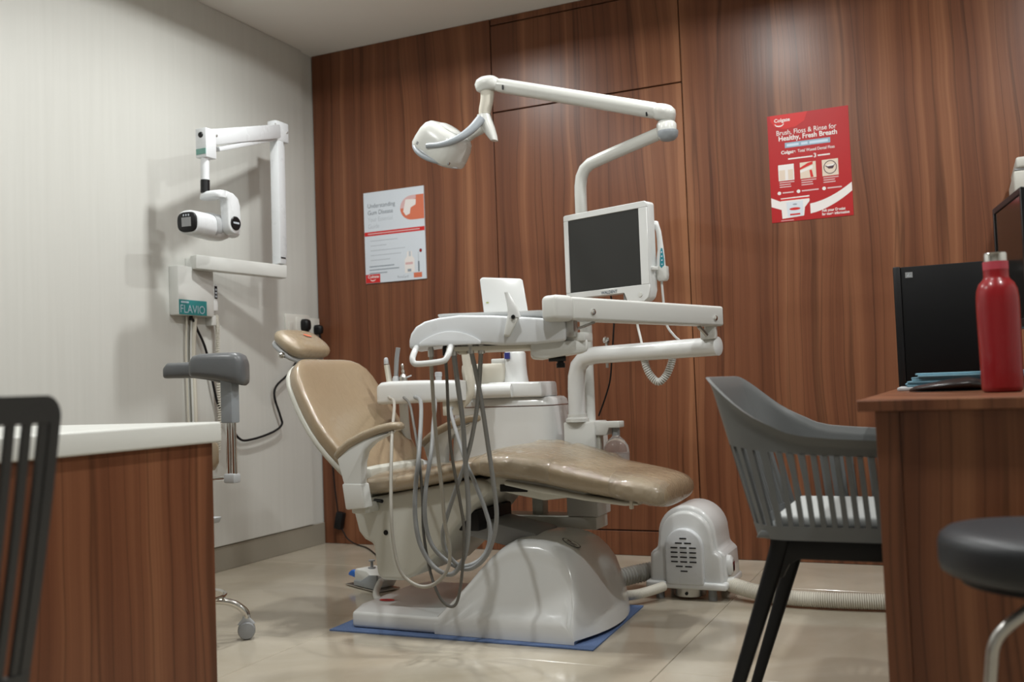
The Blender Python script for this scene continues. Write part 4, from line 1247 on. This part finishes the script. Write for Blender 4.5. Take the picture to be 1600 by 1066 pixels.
t, o, xd, yd = poster('poster', 'glossy red dental floss poster with white lettering on the wood wall', 'poster', 2.458, 1.504, .347, .482, -.0005, -.002, PRED, .0)
W_, H_ = .347, .482
print_on('printed_patch', [(.012, H_), (.175, H_), (.160, H_ - .04), (.12, H_ - .062), (.07, H_ - .066), (.03, H_ - .05), (.015, H_ - .025)], PREDD, t, o, xd, yd, .0003)
text('lettering', 'Colgate', .022, o + xd * .030 + yd * (H_ - .032), xd, yd, PWHITE, t, weight=.0005, ext=.0006)
sm = [(.052 + .020 * math.cos(a), H_ - .040 - .014 * math.sin(a)) for a in [math.pi * i / 10 for i in range(11)]] + [(.052 + .017 * math.cos(a), H_ - .040 - .0085 * math.sin(a)) for a in [math.pi * (10 - i) / 10 for i in range(11)]]
print_on('smile_mark', sm, PWHITE, t, o, xd, yd, .0006)
text('lettering', 'Brush, Floss & Rinse for', .031, o + xd * .036 + yd * (H_ - .092), xd, yd, PWHITE, t, ext=.0006, squash=.86, weight=.0001)
text('lettering', 'Healthy, Fresh Breath', .031, o + xd * .045 + yd * (H_ - .118), xd, yd, PWHITE, t, ext=.0006, squash=.92, weight=.0007)
print_on('printed_band', rect(.072, H_ - .152, .194, .023), PBLUE, t, o, xd, yd)
for a, b in ((.08, .052), (.142, .028), (.178, .078)):
    print_on('fine_print', rect(a, H_ - .1465, b, .011), PBLUE2, t, o, xd, yd, .0006)
text('lettering', 'Colgate', .020, o + xd * .054 + yd * (H_ - .178), xd, yd, PWHITE, t, ext=.0006, weight=.0007)
text('lettering', 'Total Waxed Dental Floss', .0185, o + xd * .126 + yd * (H_ - .178), xd, yd, PWHITE, t, ext=.0006, squash=.80, weight=.0002)
print_on('fine_print', rect(.083, H_ - .206, .105, .006), PWHITE, t, o, xd, yd)
text('lettering', '3', .026, o + xd * .192 + yd * (H_ - .209), xd, yd, PWHITE, t, ext=.0006, weight=.0006)
print_on('fine_print', rect(.210, H_ - .206, .052, .006), PWHITE, t, o, xd, yd)
for k, x in enumerate((.038, .132, .226)):
    pz = H_ - .298
    p = print_on('printed_picture', rect(x, pz, .068, .072), PWHITE if k == 0 else PSKIN, t, o, xd, yd)
    if k == 0:
        print_on('printed_shape', rect(x + .004, pz + .003, .025, .045), PSKIN, p, o, xd, yd, .0007)
        print_on('printed_shape', rect(x + .042, pz + .003, .022, .045), PSKIN, p, o, xd, yd, .0007)
    elif k == 1:
        print_on('printed_shape', [(x, pz + .050), (x + .035, pz + .068), (x + .055, pz + .072), (x + .055, pz + .060), (x, pz + .040)], PREDD, p, o, xd, yd, .0007)
        print_on('printed_shape', [(x, pz + .036), (x + .055, pz + .055), (x + .055, pz + .042), (x, pz + .026)], PWHITE, p, o, xd, yd, .0007)
        print_on('printed_shape', [(x + .040, pz + .034), (x + .050, pz + .036), (x + .056, pz + .002), (x + .044, pz + .002)], PREDD, p, o, xd, yd, .0007)
    else:
        q = print_on('printed_shape', oval(x + .034, pz + .037, .028, .030), PDARK, p, o, xd, yd, .0007)
        print_on('printed_shape', oval(x + .034, pz + .037, .0245, .0265), PSKIN, p, o, xd, yd, .0009)
        print_on('printed_shape', [(x + .012, pz + .045), (x + .056, pz + .050), (x + .045, pz + .030), (x + .028, pz + .030)], PDARK, p, o, xd, yd, .0011)
        print_on('printed_shape', [(x + .014, pz + .047), (x + .054, pz + .051), (x + .048, pz + .043), (x + .024, pz + .041)], PWHITE, p, o, xd, yd, .0013)
    for i, wl_ in enumerate((.064, .048, .05)):
        print_on('fine_print', rect(x + .003, pz - .010 - i * .010, wl_, .0045), PPINK, t, o, xd, yd)
for x, ww in ((.030, .048), (.113, .072), (.222, .060)):
    print_on('icon', oval(x + .008, H_ - .352, .008, .008, 14), PWHITE, t, o, xd, yd)
    print_on('fine_print', rect(x + .022, H_ - .355, ww, .006), PPINK, t, o, xd, yd)
print_on('ribbon', [(.001, H_ - .370), (.045, H_ - .392), (.045, H_ - .428), (.001, H_ - .410)], PWHITE, t, o, xd, yd)
rb = [(.168, H_ - .412)] + [(.168 + .178 * i / 8, H_ - .412 + .002 * i + .060 * (i / 8) ** 1.9) for i in range(1, 9)]
rb2 = [(x, z - .044 + .006 * (x - .168) / .178) for x, z in rb][::-1]
print_on('ribbon', rb + rb2, PWHITE, t, o, xd, yd)
pk = print_on('product_pack', [(.042, H_ - .376), (.166, H_ - .374), (.166, H_ - .400), (.145, H_ - .425), (.140, H_ - .462), (.046, H_ - .468)], PWHITE, t, o, xd, yd, .0008)
print_on('pack_stripe', rect(.042, H_ - .388, .124, .008), PREDD, pk, o, xd, yd, .0011)
print_on('pack_panel', [(.066, H_ - .396), (.138, H_ - .394), (.136, H_ - .460), (.070, H_ - .462)], PAPER, pk, o, xd, yd, .0011)
print_on('pack_badge', oval(.102, H_ - .428, .024, .006), PREDD, pk, o, xd, yd, .0014)
print_on('pack_badge', rect(.080, H_ - .456, .044, .007), PREDD, pk, o, xd, yd, .0014)
print_on('pack_badge', oval(.103, H_ - .408, .010, .0035), PGREY, pk, o, xd, yd, .0014)
text('lettering', 'Ask your Dentist', .0165, o + xd * .216 + yd * (H_ - .454), xd, yd, PWHITE, t, ext=.0006, squash=.85, weight=.0005)
text('lettering', 'for more information', .0165, o + xd * .216 + yd * (H_ - .470), xd, yd, PWHITE, t, ext=.0006, squash=.80, weight=.0005)
print_on('fine_print', rect(.04, H_ - .478, .055, .003), PPINK, t, o, xd, yd)

t, o, xd, yd = poster('poster_board', 'white gum disease poster board with red stripe on the wood wall', 'poster', .308, 1.396, .373, .490, -.0005, -.007, PAPER)
W_, H_ = .373, .490
text('lettering', 'Understanding', .034, o + xd * .024 + yd * (H_ - .085), xd, yd, PGREYD, t, squash=.86)
text('lettering', 'Gum Disease', .034, o + xd * .024 + yd * (H_ - .122), xd, yd, PGREYD, t, squash=.86)
text('lettering', 'Your Essential', .034, o + xd * .024 + yd * (H_ - .159), xd, yd, PGREYL, t, squash=.80)
text('lettering', 'Guide', .034, o + xd * .024 + yd * (H_ - .196), xd, yd, PGREYL, t, squash=.86)
arc = [(.300 + .072 * math.cos(a), H_ - .108 + .065 * math.sin(a)) for a in [math.pi / 2 + math.pi * i / 14 for i in range(15)]]
print_on('printed_picture', arc + [(W_ - .001, H_ - .173), (W_ - .001, H_ - .043)], PORANGE, t, o, xd, yd)
print_on('printed_shape', [(.300 + .072 * math.cos(a), H_ - .108 + .065 * math.sin(a)) for a in [math.pi / 2 + math.pi / 2 * i / 8 for i in range(9)]] + [(.26, H_ - .108), (.300, H_ - .066), (.325, H_ - .062), (.325, H_ - .043)], PPINK, t, o, xd, yd, .0006)
print_on('printed_shape', [(.262, H_ - .062), (.325, H_ - .066), (.322, H_ - .095), (.292, H_ - .108), (.286, H_ - .14), (.262, H_ - .148), (.246, H_ - .125)], PWHITE, t, o, xd, yd, .0008)
print_on('red_stripe', rect(0.001, H_ - .236, W_ - .002, .022), PREDD, t, o, xd, yd)
print_on('fine_print', rect(.022, H_ - .228, .320, .006), PPINK, t, o, xd, yd, .0006)
for i, ww in enumerate((.17, .10, .215, .19, .12)):
    print_on('fine_print', rect(.036, H_ - .266 - i * .026, ww, .004), PGREYL, t, o, xd, yd)
for i, ww in enumerate((.155, .185, .11)):
    print_on('fine_print', rect(.026, H_ - .405 - i * .018, ww, .006), PGREY, t, o, xd, yd)
bt = print_on('printed_bottle', [(.245, H_ - .452), (.305, H_ - .448), (.305, H_ - .380), (.292, H_ - .365), (.290, H_ - .338), (.262, H_ - .338), (.260, H_ - .365), (.245, H_ - .382)], PWHITE, t, o, xd, yd)
print_on('printed_label', rect(.250, H_ - .408, .045, .012), PPINK, bt, o, xd, yd, .0007)
print_on('printed_label', rect(.262, H_ - .446, .022, .014), PGREY, bt, o, xd, yd, .0007)
print_on('printed_cap', rect(.272, H_ - .365, .012, .026), PGREYL, bt, o, xd, yd, .0007)
print_on('printed_brush', rect(.326, H_ - .450, .008, .055), PGREYD, t, o, xd, yd)
print_on('printed_brush', rect(.327, H_ - .395, .005, .050), PGREYL, t, o, xd, yd)
print_on('printed_dot', oval(.344, H_ - .340, .008, .010, 12), PDARK, t, o, xd, yd)
print_on('printed_dot', oval(.344, H_ - .340, .005, .007, 12), PRED, t, o, xd, yd, .0006)
text('lettering', 'PerioGard', .020, o + xd * .198 + yd * (H_ - .476), xd, yd, PGREY, t, squash=.8)
print_on('printed_picture', rect(.298, H_ - .480, .050, .026), PORANGE, t, o, xd, yd)
lg = print_on('logo_patch', rect(.001, .001, .090, .046), PREDD, t, o, xd, yd)
text('lettering', 'Colgate', .022, o + xd * .014 + yd * .027, xd, yd, PWHITE, lg, weight=.0004, ext=.0008)
sm = [(.046 + .017 * math.cos(a), .020 - .010 * math.sin(a)) for a in [math.pi * i / 10 for i in range(11)]] + [(.046 + .014 * math.cos(a), .020 - .005 * math.sin(a)) for a in [math.pi * (10 - i) / 10 for i in range(11)]]
print_on('smile_mark', sm, PWHITE, lg, o, xd, yd, .0008)

# ------------------------------------------------------------------ left desk (white top, walnut front)
dl = thing('white_top_desk', 'walnut desk with thick white top in front of the pale wall', 'desk', (1.0, -3.3, 0))
part('desk_top', box((.62, -4.6, .706), (1.512, -2.535, .757), .006, 3), DESKT, dl, label='thick white desk top')
part('front_panel', box((1.472, -4.57, 0.0), (1.496, -2.553, .7055), .001, 1), WOOD, dl, False, label='walnut front panel')
part('end_panel', box((.66, -2.578, 0.0), (1.4715, -2.555, .7055), .001, 1), WOOD, dl, False)
part('end_panel', box((.66, -4.57, 0.0), (1.4715, -4.545, .7055), .001, 1), WOOD, dl, False)

# ------------------------------------------------------------------ right desk
DZ = .766
dr = thing('wooden_desk', 'walnut laminate desk with broad end panel carrying the computer and red bottle', 'desk', (3.35, -1.55, 0))
part('desk_top', box((3.006, -2.432, DZ - .022), (3.78, -.74, DZ), .0015, 1), WOOD, dr, False, label='thin walnut desk top')
part('leg_post', box((3.0378, -2.419, 0), (3.081, -2.37, DZ - .0225), .001, 1), WOOD, dr, False)
part('end_panel', box((3.0815, -2.415, 0), (3.76, -2.38, DZ - .0225), .001, 1), WOOD, dr, False, label='broad walnut end panel')
part('back_panel', box((3.74, -2.379, 0), (3.76, -.80, DZ - .0225), .001, 1), WOOD, dr, False)
part('far_end_panel', box((3.46, -.80, 0), (3.739, -.765, DZ - .0225), .001, 1), WOOD, dr, False)
tag(part('tall_cabinet', box((3.40, -.46, 0), (3.95, -.004, 1.455), .002, 1), WOOD, None, False, base=True),
    'tall walnut cabinet behind the black monitor carrying the printer', 'cabinet')
pr = thing('printer', 'grey-white printer on the tall cabinet behind the black monitor', 'printer', (3.62, -.24, 1.455))
part('body', box((3.405, -.43, 1.457), (3.85, -.05, 1.545), .012, 3), PRINTERW, pr)
part('lid', box((3.415, -.435, 1.549), (3.85, -.05, 1.592), .010, 3), PRINTERW, pr)
part('feed_slot', box((3.45, -.433, 1.50), (3.80, -.428, 1.512)), BLACK, pr, False)
part('seam', box((3.41, -.428, 1.544), (3.845, -.055, 1.550)), GREYP, pr, False)

pc = thing('desktop_computer', 'black tower computer standing side-on at the far end of the wooden desk', 'computer', (3.19, -.98, DZ))
part('front_bezel', box((3.008, -1.050, DZ + .002), (3.031, -.905, 1.160), .004), BLACK, pc)
part('case', box((3.0313, -1.047, DZ + .002), (3.366, -.905, 1.158), .003), PCBLK, pc, label='flat black side panel')
bd = part('badge', box((3.045, -1.0485, 1.122), (3.067, -1.0465, 1.140), 0), GREYP, pc, False)
part('badge_mark', flat([(0, 0), (.007, .010), (.009, .010), (.004, .002), (.014, .002), (.014, 0)], V((3.049, -1.0487, 1.126)), V((1, 0, 0)), V((0, 0, 1)), .0004), PGREYL, bd, False)
for fx in (3.05, 3.34):
    part('foot', box((fx - .012, -1.03, DZ), (fx + .012, -.92, DZ + .004)), BLACK, pc, False)

mA, mB = V((3.299, -1.464, 0)), V((3.351, -1.80, 0))
me_ = (mB - mA).normalized()
mo = V((me_.y, -me_.x, 0))
if mo.x > 0:
    mo = -mo
mr = thing('desk_monitor', 'black desktop monitor turned to the armchair on the wooden desk', 'monitor', (3.35, -1.63, DZ))
MQ = lambda a, b, w: mA + me_ * a + V((0, 0, b)) + mo * w
mw = (mB - mA).length
part('housing', prism(rect(0, .919, mw, .3375), MQ, -.035, -.002, .004), BLACK, mr)
for poly in (rect(0, .919, .014, .3375), rect(mw - .014, .919, .014, .3375), rect(.014, 1.2405, mw - .028, .016), rect(.014, .919, mw - .028, .020)):
    part('bezel', prism(poly, MQ, -.003, .004, .001, 1), BLACK, mr)
part('screen', prism(rect(.014, .939, mw - .028, .3015), MQ, -.003, .0005), SCREENG, mr, False, label='glossy dark screen')
part('stand_neck', prism(rect(mw / 2 - .03, DZ + .012, .06, .22), MQ, -.05, -.03, .003), BLACK, mr)
part('stand_base', prism([(mw / 2 - .10, DZ), (mw / 2 + .10, DZ), (mw / 2 + .09, DZ + .012), (mw / 2 - .09, DZ + .012)], MQ, -.12, .045, .002), BLACK, mr)

# papers and pouch
fl = [('teal-blue card folder at the bottom of the folder stack', FOLDER2, -.05, .012, -.012), ('light blue card folder second from the bottom of the stack', FOLDER, .03, .0, .006),
      ('teal-blue card folder third from the bottom of the stack', FOLDER2, -.02, .010, -.004), ('light blue card folder in the middle of the folder stack', FOLDER, .05, .016, .01),
      ('teal-blue card folder third from the top of the stack', FOLDER2, -.03, .022, .0), ('light blue card folder second from the top of the stack', FOLDER, .02, .034, -.006),
      ('light blue card folder on top of the folder stack', FOLDER, .0, .030, .0)]
for i, (lab, m, a, ox, oy) in enumerate(fl):
    zb = DZ + .010 + i * .0053
    ca, sa = math.cos(a), math.sin(a)
    tilt = .012 * (1 if i % 2 else -1)
    tag(part('folder', obox((3.192 + ox, -1.46 + oy, zb + .0026), (V((ca, sa, 0)), V((-sa, ca, 0)), V((0, 0, 1))), (.142, .105, .0024), .0008, 1), m, None, False),
        lab, 'folder', 'blue folders stacked before the computer')
tag(part('document_sleeve', obox((3.188, -1.46, DZ + .0052), (V((1, .02, 0)).normalized(), V((-.02, 1, 0)).normalized(), V((0, 0, 1))), (.158, .112, .0046), .003, 2), LIGHTG, None),
    'grey document sleeve under the blue folders on the wooden desk', 'document sleeve')
tag(part('black_pouch', loft([super_ring((3.165 + x, -1.72, DZ + .001 + h_), V((0, 1, 0)), V((0, 0, 1)), w, h_, 2.2, 24) for x, w, h_ in ((-.095, .01, .003), (-.08, .045, .007), (-.04, .075, .011), (0, .085, .0145), (.045, .085, .017), (.07, .07, .014), (.09, .03, .006), (.095, .01, .003))]), BLKFOLD, None, angle=60),
    'flat black vinyl pouch lying before the blue folders', 'pouch')

FC = (3.276, -2.045, DZ + .001)
bt = thing('steel_flask', 'tall red lacquered flask with steel rim on the wooden desk', 'bottle', (3.276, -2.045, DZ))
part('flask_body', lathe([(.036, 0), (.0410, .004), (.0420, .012), (.0432, .11), (.0440, .185), (.0436, .208), (.0415, .226), (.036, .240), (.0285, .248), (.0258, .254), (.0258, .270)], FC, Zv, 40), RED, bt, angle=50, label='glossy red flask body')
part('neck_band', lathe([(.0260, .270), (.0260, .288)], FC, Zv, 36), REDB, bt)
part('rim', lathe([(.0243, .288), (.0246, .304), (.0235, .307), (.0205, .305), (.0205, .29)], FC, Zv, 36), CHROME, bt, label='polished steel rim')

# ------------------------------------------------------------------ grey slatted armchair at the right desk
ac = thing('armchair', 'grey plastic armchair with slatted sides and black legs tucked under the wooden desk', 'chair', (3.0, -2.04, 0))
AYC, AHW = -2.0436, .229
XF, XB, RC = 3.235, 2.763, .075
ZS = .4636                                   # underside of the shell


def shell_pt(u):
    """plan path round the shell: near side, corner, back, corner, far side; u 0..1"""
    side, arc_, back = XF - XB - RC, RC * math.pi / 2, 2 * (AHW - RC)
    d = u * (2 * side + 2 * arc_ + back)
    if d < side:
        return XF - d, -AHW, 0, -1
    d -= side
    if d < arc_:
        a = d / RC
        return XB + RC - RC * math.sin(a), -AHW + RC - RC * math.cos(a), -math.sin(a), -math.cos(a)
    d -= arc_
    if d < back:
        return XB, -AHW + RC + d, -1, 0
    d -= back
    if d < arc_:
        a = d / RC
        return XB + RC - RC * math.cos(a), AHW - RC + RC * math.sin(a), -math.cos(a), math.sin(a)
    d -= arc_
    return XB + RC + d, AHW, 0, 1


def interp(tab, x):
    if x <= tab[0][0]:
        return tab[0][1]
    for (a, va), (b, vb) in zip(tab, tab[1:]):
        if x <= b:
            t_ = (x - a) / (b - a)
            return va + (vb - va) * t_
    return tab[-1][1]


RIM = [(2.763, .822), (2.770, .812), (2.780, .795), (2.795, .768), (2.815, .737), (2.838, .712), (2.865, .696), (2.90, .687), (2.96, .681), (3.05, .676), (3.235, .668)]
rim_z = lambda u: interp(RIM, shell_pt(u)[0])
slat_top = lambda u: interp([(2.763, .668), (2.83, .655), (2.90, .648), (3.235, .634)], shell_pt(u)[0])


def shell(u, z):
    x, y, nx, ny = shell_pt(u)
    lean = (z - ZS) / .355
    ox = -.095 * lean * max(0, -nx) ** .8 - .042 * lean * (1 - max(0, -nx)) * max(0, (3.3 - x) / .5)
    return V((x + ox, AYC + y + ny * .010 * lean, z)), V((nx, ny, .12)).normalized()


def shell_strip(us, z0f, z1f, th, nz=8):
    """solid strip of the shell between two heights (functions of u)"""
    rings = []
    for u in us:
        ring = []
        zs = [z0f(u) + (z1f(u) - z0f(u)) * i / nz for i in range(nz + 1)]
        fl_ = lambda z: .007 * max(0, 1 - (rim_z(u) - z) / .018)
        for z in zs:
            p, n = shell(u, z)
            ring.append(p + n * (th / 2 + fl_(z)))
        for z in zs[::-1]:
            p, n = shell(u, z)
            ring.append(p - n * (th / 2 - fl_(z)))
        rings.append(ring)
    return loft(rings)


us = [i / 110 for i in range(111)]
part('shell_rim', shell_strip(us, slat_top, rim_z, .009, 10), CHAIRG, ac, angle=50, label='grey wrap-around back and arm band')
part('shell_base_band', shell_strip(us, lambda u: ZS, lambda u: ZS + .030, .010, 3), CHAIRG, ac, angle=50)
part('seat', prism([(2.765, ZS + .002), (3.24, ZS + .002), (3.25, ZS + .01), (3.24, ZS + .018), (2.775, ZS + .018)], XZ, AYC - .222, AYC + .222, .004), CHAIRG, ac)
part('cushion', box((2.80, AYC - .19, ZS + .0185), (3.22, AYC + .19, .512), .010, 3), mat('pale_seat_cushion', (.44, .45, .44), .8), ac, label='flat pale seat cushion')
NSL = 58
for i in range(NSL):
    u = .012 + (i + .5) / NSL * .976
    st_ = slat_top(u) + .003
    part('slat', shell_strip([u - .0041, u + .0041], lambda q: ZS + .028, lambda q: st_, .009, 3), CHAIRG, ac, angle=30)
for sy in (-1, 1):
    p = [(3.10, ZS + .025), (3.235, ZS + .025), (3.235, .668), (3.04, .668), (3.04, .645), (3.075, .625)]
    part('arm_front', prism(p, XZ, AYC + sy * AHW - .0045, AYC + sy * AHW + .0045, .002), CHAIRG, ac)
    yb, yt = (AYC - .205, AYC - .175) if sy < 0 else (AYC + .185, AYC + .170)
    part('leg', loft([super_ring(V((x, y, z)), V((1, 0, 0)), V((0, 1, 0)), a, a * .8, 3, 16) for x, y, z, a in ((2.660, yb, 0, .0135), (2.735, (yb + yt) / 2, .22, .0175), (2.805, yt, .43, .022), (2.815, yt, .4635, .023))]), BLACKM, ac, angle=50)
    part('leg', loft([super_ring(V((x, y, z)), V((1, 0, 0)), V((0, 1, 0)), a, a * .8, 3, 16) for x, y, z, a in ((3.33, yb, 0, .0135), (3.25, (yb + yt) / 2, .22, .0175), (3.18, yt, .43, .022), (3.17, yt, .4635, .023))]), BLACKM, ac, angle=50)
    part('side_rail', prism([(2.79, .4625), (3.20, .4625), (3.20, .416), (2.85, .416), (2.828, .404), (2.812, .372), (2.785, .382)], XZ, yt - .013, yt + .013, .003), BLACKM, ac)
for xx in (2.815, 3.165):
    part('cross_rail', box((xx - .015, AYC - .175, .425), (xx + .015, AYC + .17, .462), .003), BLACKM, ac)

# ------------------------------------------------------------------ charcoal slatted chair in the left foreground
cc = thing('slatted_chair', 'charcoal plastic chair with vertical slots in its tall back beside the white top desk', 'chair', (1.86, -3.70, 0))
CA = math.radians(-10)
CN = V((math.cos(CA), math.sin(CA), 0))      # the way the rear of the back faces
CS = V((-math.sin(CA), math.cos(CA), 0))     # across the back
CO = V((1.944, -3.693, 0))                   # middle of the back at seat height
CHW = .225


def back_pt(s, z):
    """s -1..1 across the back"""
    f = (z - .42) / .41
    return CO + CN * (.078 * f + .022 * (1 - s * s)) + CS * (s * CHW * (1 - .06 * (1 - f) ** 2)) + V((0, 0, z))


def back_strip(s0, s1, z0, z1, th=.009, ns=3, nz=10):
    rings = []
    for i in range(nz + 1):
        z = z0 + (z1 - z0) * i / nz
        ring = [back_pt(s0 + (s1 - s0) * j / ns, z) + CN * (th / 2) for j in range(ns + 1)]
        ring += [back_pt(s0 + (s1 - s0) * j / ns, z) - CN * (th / 2) for j in range(ns, -1, -1)]
        rings.append(ring)
    return loft(rings)


rr_ = []
for i in range(15):
    z = .792 + .038 * i / 14
    q = max(0, (z - .797) / .0335)
    ins = .13 * (1 - math.sqrt(max(0, 1 - min(1, q) ** 2)))
    ring = [back_pt((1 - ins) * (j / 8 - 1), z) + CN * .006 for j in range(17)] + [back_pt((1 - ins) * (j / 8 - 1), z) - CN * .006 for j in range(16, -1, -1)]
    rr_.append(ring)
part('top_rail', loft(rr_), CHAIRD, cc, angle=50)
NB_ = 17
for i in range(NB_):
    s = -1 + 2 * (i + 1) / (NB_ + 1)
    part('slat', back_strip(s - .027, s + .027, .44, .796, .009, 1), CHAIRD, cc, angle=40)
for s in (-1, 1):
    part('side_rail', back_strip(min(s, s * .925), max(s, s * .925), .44, .796, .012, 2), CHAIRD, cc, angle=40)
part('bottom_rail', back_strip(-1, 1, .40, .445, .014, 16, 4), CHAIRD, cc, angle=40)
part('seat', prism([(-.45, .425), (.005, .405), (.01, .425), (-.45, .448), (-.46, .437)], lambda a, b, w: CO + CN * a * .85 + CS * w + V((0, 0, b)), -.21, .21, .005), CHAIRD, cc)
for a, a2 in ((-.03, .06), (-.35, -.385)):
    for w, w2 in ((-.18, -.21), (.18, .21)):
        pt = lambda f, z: CO + CN * (a2 + (a - a2) * f) + CS * (w2 + (w - w2) * f) + V((0, 0, z))
        part('leg', loft([super_ring(pt(f, z), CN, CS, r_, r_, 3, 14) for f, z, r_ in ((0, 0, .013), (.5, .2, .017), (1, .415, .021))]), BLACKM, cc, angle=50)

# ------------------------------------------------------------------ black round stool, right foreground
rs = thing('round_stool', 'black round vinyl stool with bent steel legs before the wooden desk', 'stool', (3.315, -2.745, 0))
SC = V((3.318, -2.742, 0))
part('seat', lathe([(.12, .500), (.160, .502), (.169, .508), (.1715, .520), (.1715, .548), (.168, .560), (.158, .568), (.12, .573), (.03, .575)], SC, Zv, 64), STOOLB, rs, angle=60, label='thick round black vinyl seat')
part('seat_plate', lathe([(.14, .488), (.14, .500)], SC, Zv, 40), BLACKM, rs)
for k in range(4):
    a = math.radians(190 + 90 * k)
    dr_ = V((math.cos(a), math.sin(a), 0))
    part('leg', tube([SC + dr_ * .012 + V((0, 0, .475)), SC + dr_ * .05 + V((0, 0, .445)), SC + dr_ * .085 + V((0, 0, .415)), SC + dr_ * .100 + V((0, 0, .39)), SC + dr_ * .106 + V((0, 0, .35)), SC + dr_ * .125 + V((0, 0, .2)), SC + dr_ * .15 + V((0, 0, .0))], .0095, 12, 5), STEEL, rs, label='bent steel leg')
part('hub', lathe([(.035, .455), (.035, .49)], SC, Zv, 20), STEEL, rs)

# ------------------------------------------------------------------ dentist stool with swing-over arm rest, left
ds_ = thing('dentist_stool', 'chrome based dentist stool with grey arm pads beside the white top desk', 'stool', (.86, -1.96, 0))
SX = V((.885, -1.975, 0))
part('backrest', loft([super_ring(SX + V((x + .022, y, .632)), V((0, 0, 1)), V((.7, -.7, 0)).normalized(), a, b, 2.4, 24) for x, y, a, b in ((-.20, .02, .03, .01), (-.18, .03, .052, .022), (-.08, .045, .062, .026), (.0, .04, .062, .026), (.055, .03, .052, .022), (.077, .024, .03, .01))]), VINYL, ds_, angle=80, label='beige padded back cushion')
part('seat', lathe([(.10, .425), (.165, .43), (.178, .45), (.178, .475), (.16, .488), (.05, .492)], SX + V((-.145, -.02, 0)), Zv, 40), VINYL, ds_, angle=60)
part('seat_plate', prism([(-.2, .405), (.066, .405), (.078, .425), (-.2, .428)], lambda a, b, w: SX + V((a, w, b)), -.06, .06, .004), LIGHTG, ds_)
part('gas_column', lathe([(.016, .10), (.016, .26), (.024, .27), (.024, .40), (.03, .405)], SX + V((.040, 0, 0)), Zv, 20), mat('bronze_lift', (.05, .04, .03), .3, metal=.6), ds_)
part('arm_post_bar', tube([SX + V((-.05, .0, .548)), SX + V((.10, .03, .552)), SX + V((.128, .038, .553))], .007, 10), CHROME, ds_)
AP = SX + V((.137, .042, 0))
part('post_foot', box((AP.x - .022, AP.y - .018, .537), (AP.x + .022, AP.y + .018, .568), .006), LIGHTG, ds_)
for off in (-.0105, .0105):
    part('chrome_rod', tube([AP + V((off, 0, .56)), AP + V((off, 0, .74))], .009, 12), CHROME, ds_)
part('post_sleeve', box((AP.x - .025, AP.y - .02, .732), (AP.x + .022, AP.y + .02, .895), .005), LAMPG, ds_)
# pads: rounded blocks, one higher and one folded behind
EA = E1
EB = E2


def pad_rings(c, segs, e=4.0):
    return loft([super_ring(V(c) + EA * s + EB * t + V((0, 0, (zt + zb) / 2)), EB, V((0, 0, 1)), w, (zt - zb) / 2, e, 24) for s, t, zt, zb, w in segs])


part('arm_pad', pad_rings((AP.x, AP.y, 0), [(-.125, 0, .920, .898, .02), (-.122, 0, .94, .888, .036), (-.110, 0, .955, .884, .046), (-.09, 0, .960, .882, .05), (-.03, 0, .962, .872, .054), (.0, 0, .962, .864, .056), (.03, 0, .961, .856, .056), (.047, 0, .952, .852, .05), (.055, 0, .935, .858, .038), (.058, 0, .915, .875, .02)]), PADG, ds_, angle=60, label='dark grey rounded arm pad')
part('arm_pad', pad_rings((AP.x - .02, AP.y + .06, 0), [(-.245, .03, .906, .892, .03), (-.242, .03, .925, .886, .045), (-.230, .03, .938, .886, .052), (-.15, .025, .938, .884, .054), (-.10, .015, .932, .876, .054), (-.04, 0, .92, .862, .05), (.0, -.01, .91, .856, .04), (.012, -.01, .895, .862, .02)]), PADG, ds_, angle=60)
part('foot_ring', tube([SX + V((-.035 + .115 * math.cos(a), .02 + .115 * math.sin(a), .165)) for a in [2 * math.pi * i / 36 for i in range(37)]], .006, 8), CHROME, ds_)
for k in range(5):
    a = math.radians(40 + 72 * k)
    d = V((math.cos(a), math.sin(a), 0))
    b0 = SX + V((-.107, .015, 0))
    part('base_leg', tube([b0 + d * .02 + V((0, 0, .135)), b0 + d * .12 + V((0, 0, .138)), b0 + d * .19 + V((0, 0, .125)), b0 + d * .232 + V((0, 0, .095)), b0 + d * .240 + V((0, 0, .07))], .0125, 12, 5), CHROME, ds_)
    wc = b0 + d * .238
    tv = V((-d.y, d.x, 0))
    cst = part('caster', merge(lathe([(.010, -.022), (.026, -.020), (.029, -.012), (.029, -.003)], wc + V((0, 0, .030)), tv, 20), lathe([(.029, .003), (.029, .012), (.026, .020), (.010, .022)], wc + V((0, 0, .030)), tv, 20),
                               tube([wc + V((0, 0, .03)) - tv * .006, wc + V((0, 0, .03)) + tv * .006], .012, 12)), GREYP, ds_, angle=40)
    part('caster_hood', loft([super_ring(wc + V((0, 0, z)), d, tv, a_, b_, 3, 16) for z, a_, b_ in ((.050, .030, .008), (.060, .022, .010), (.068, .014, .012), (.078, .011, .011))]), LIGHTG, ds_)
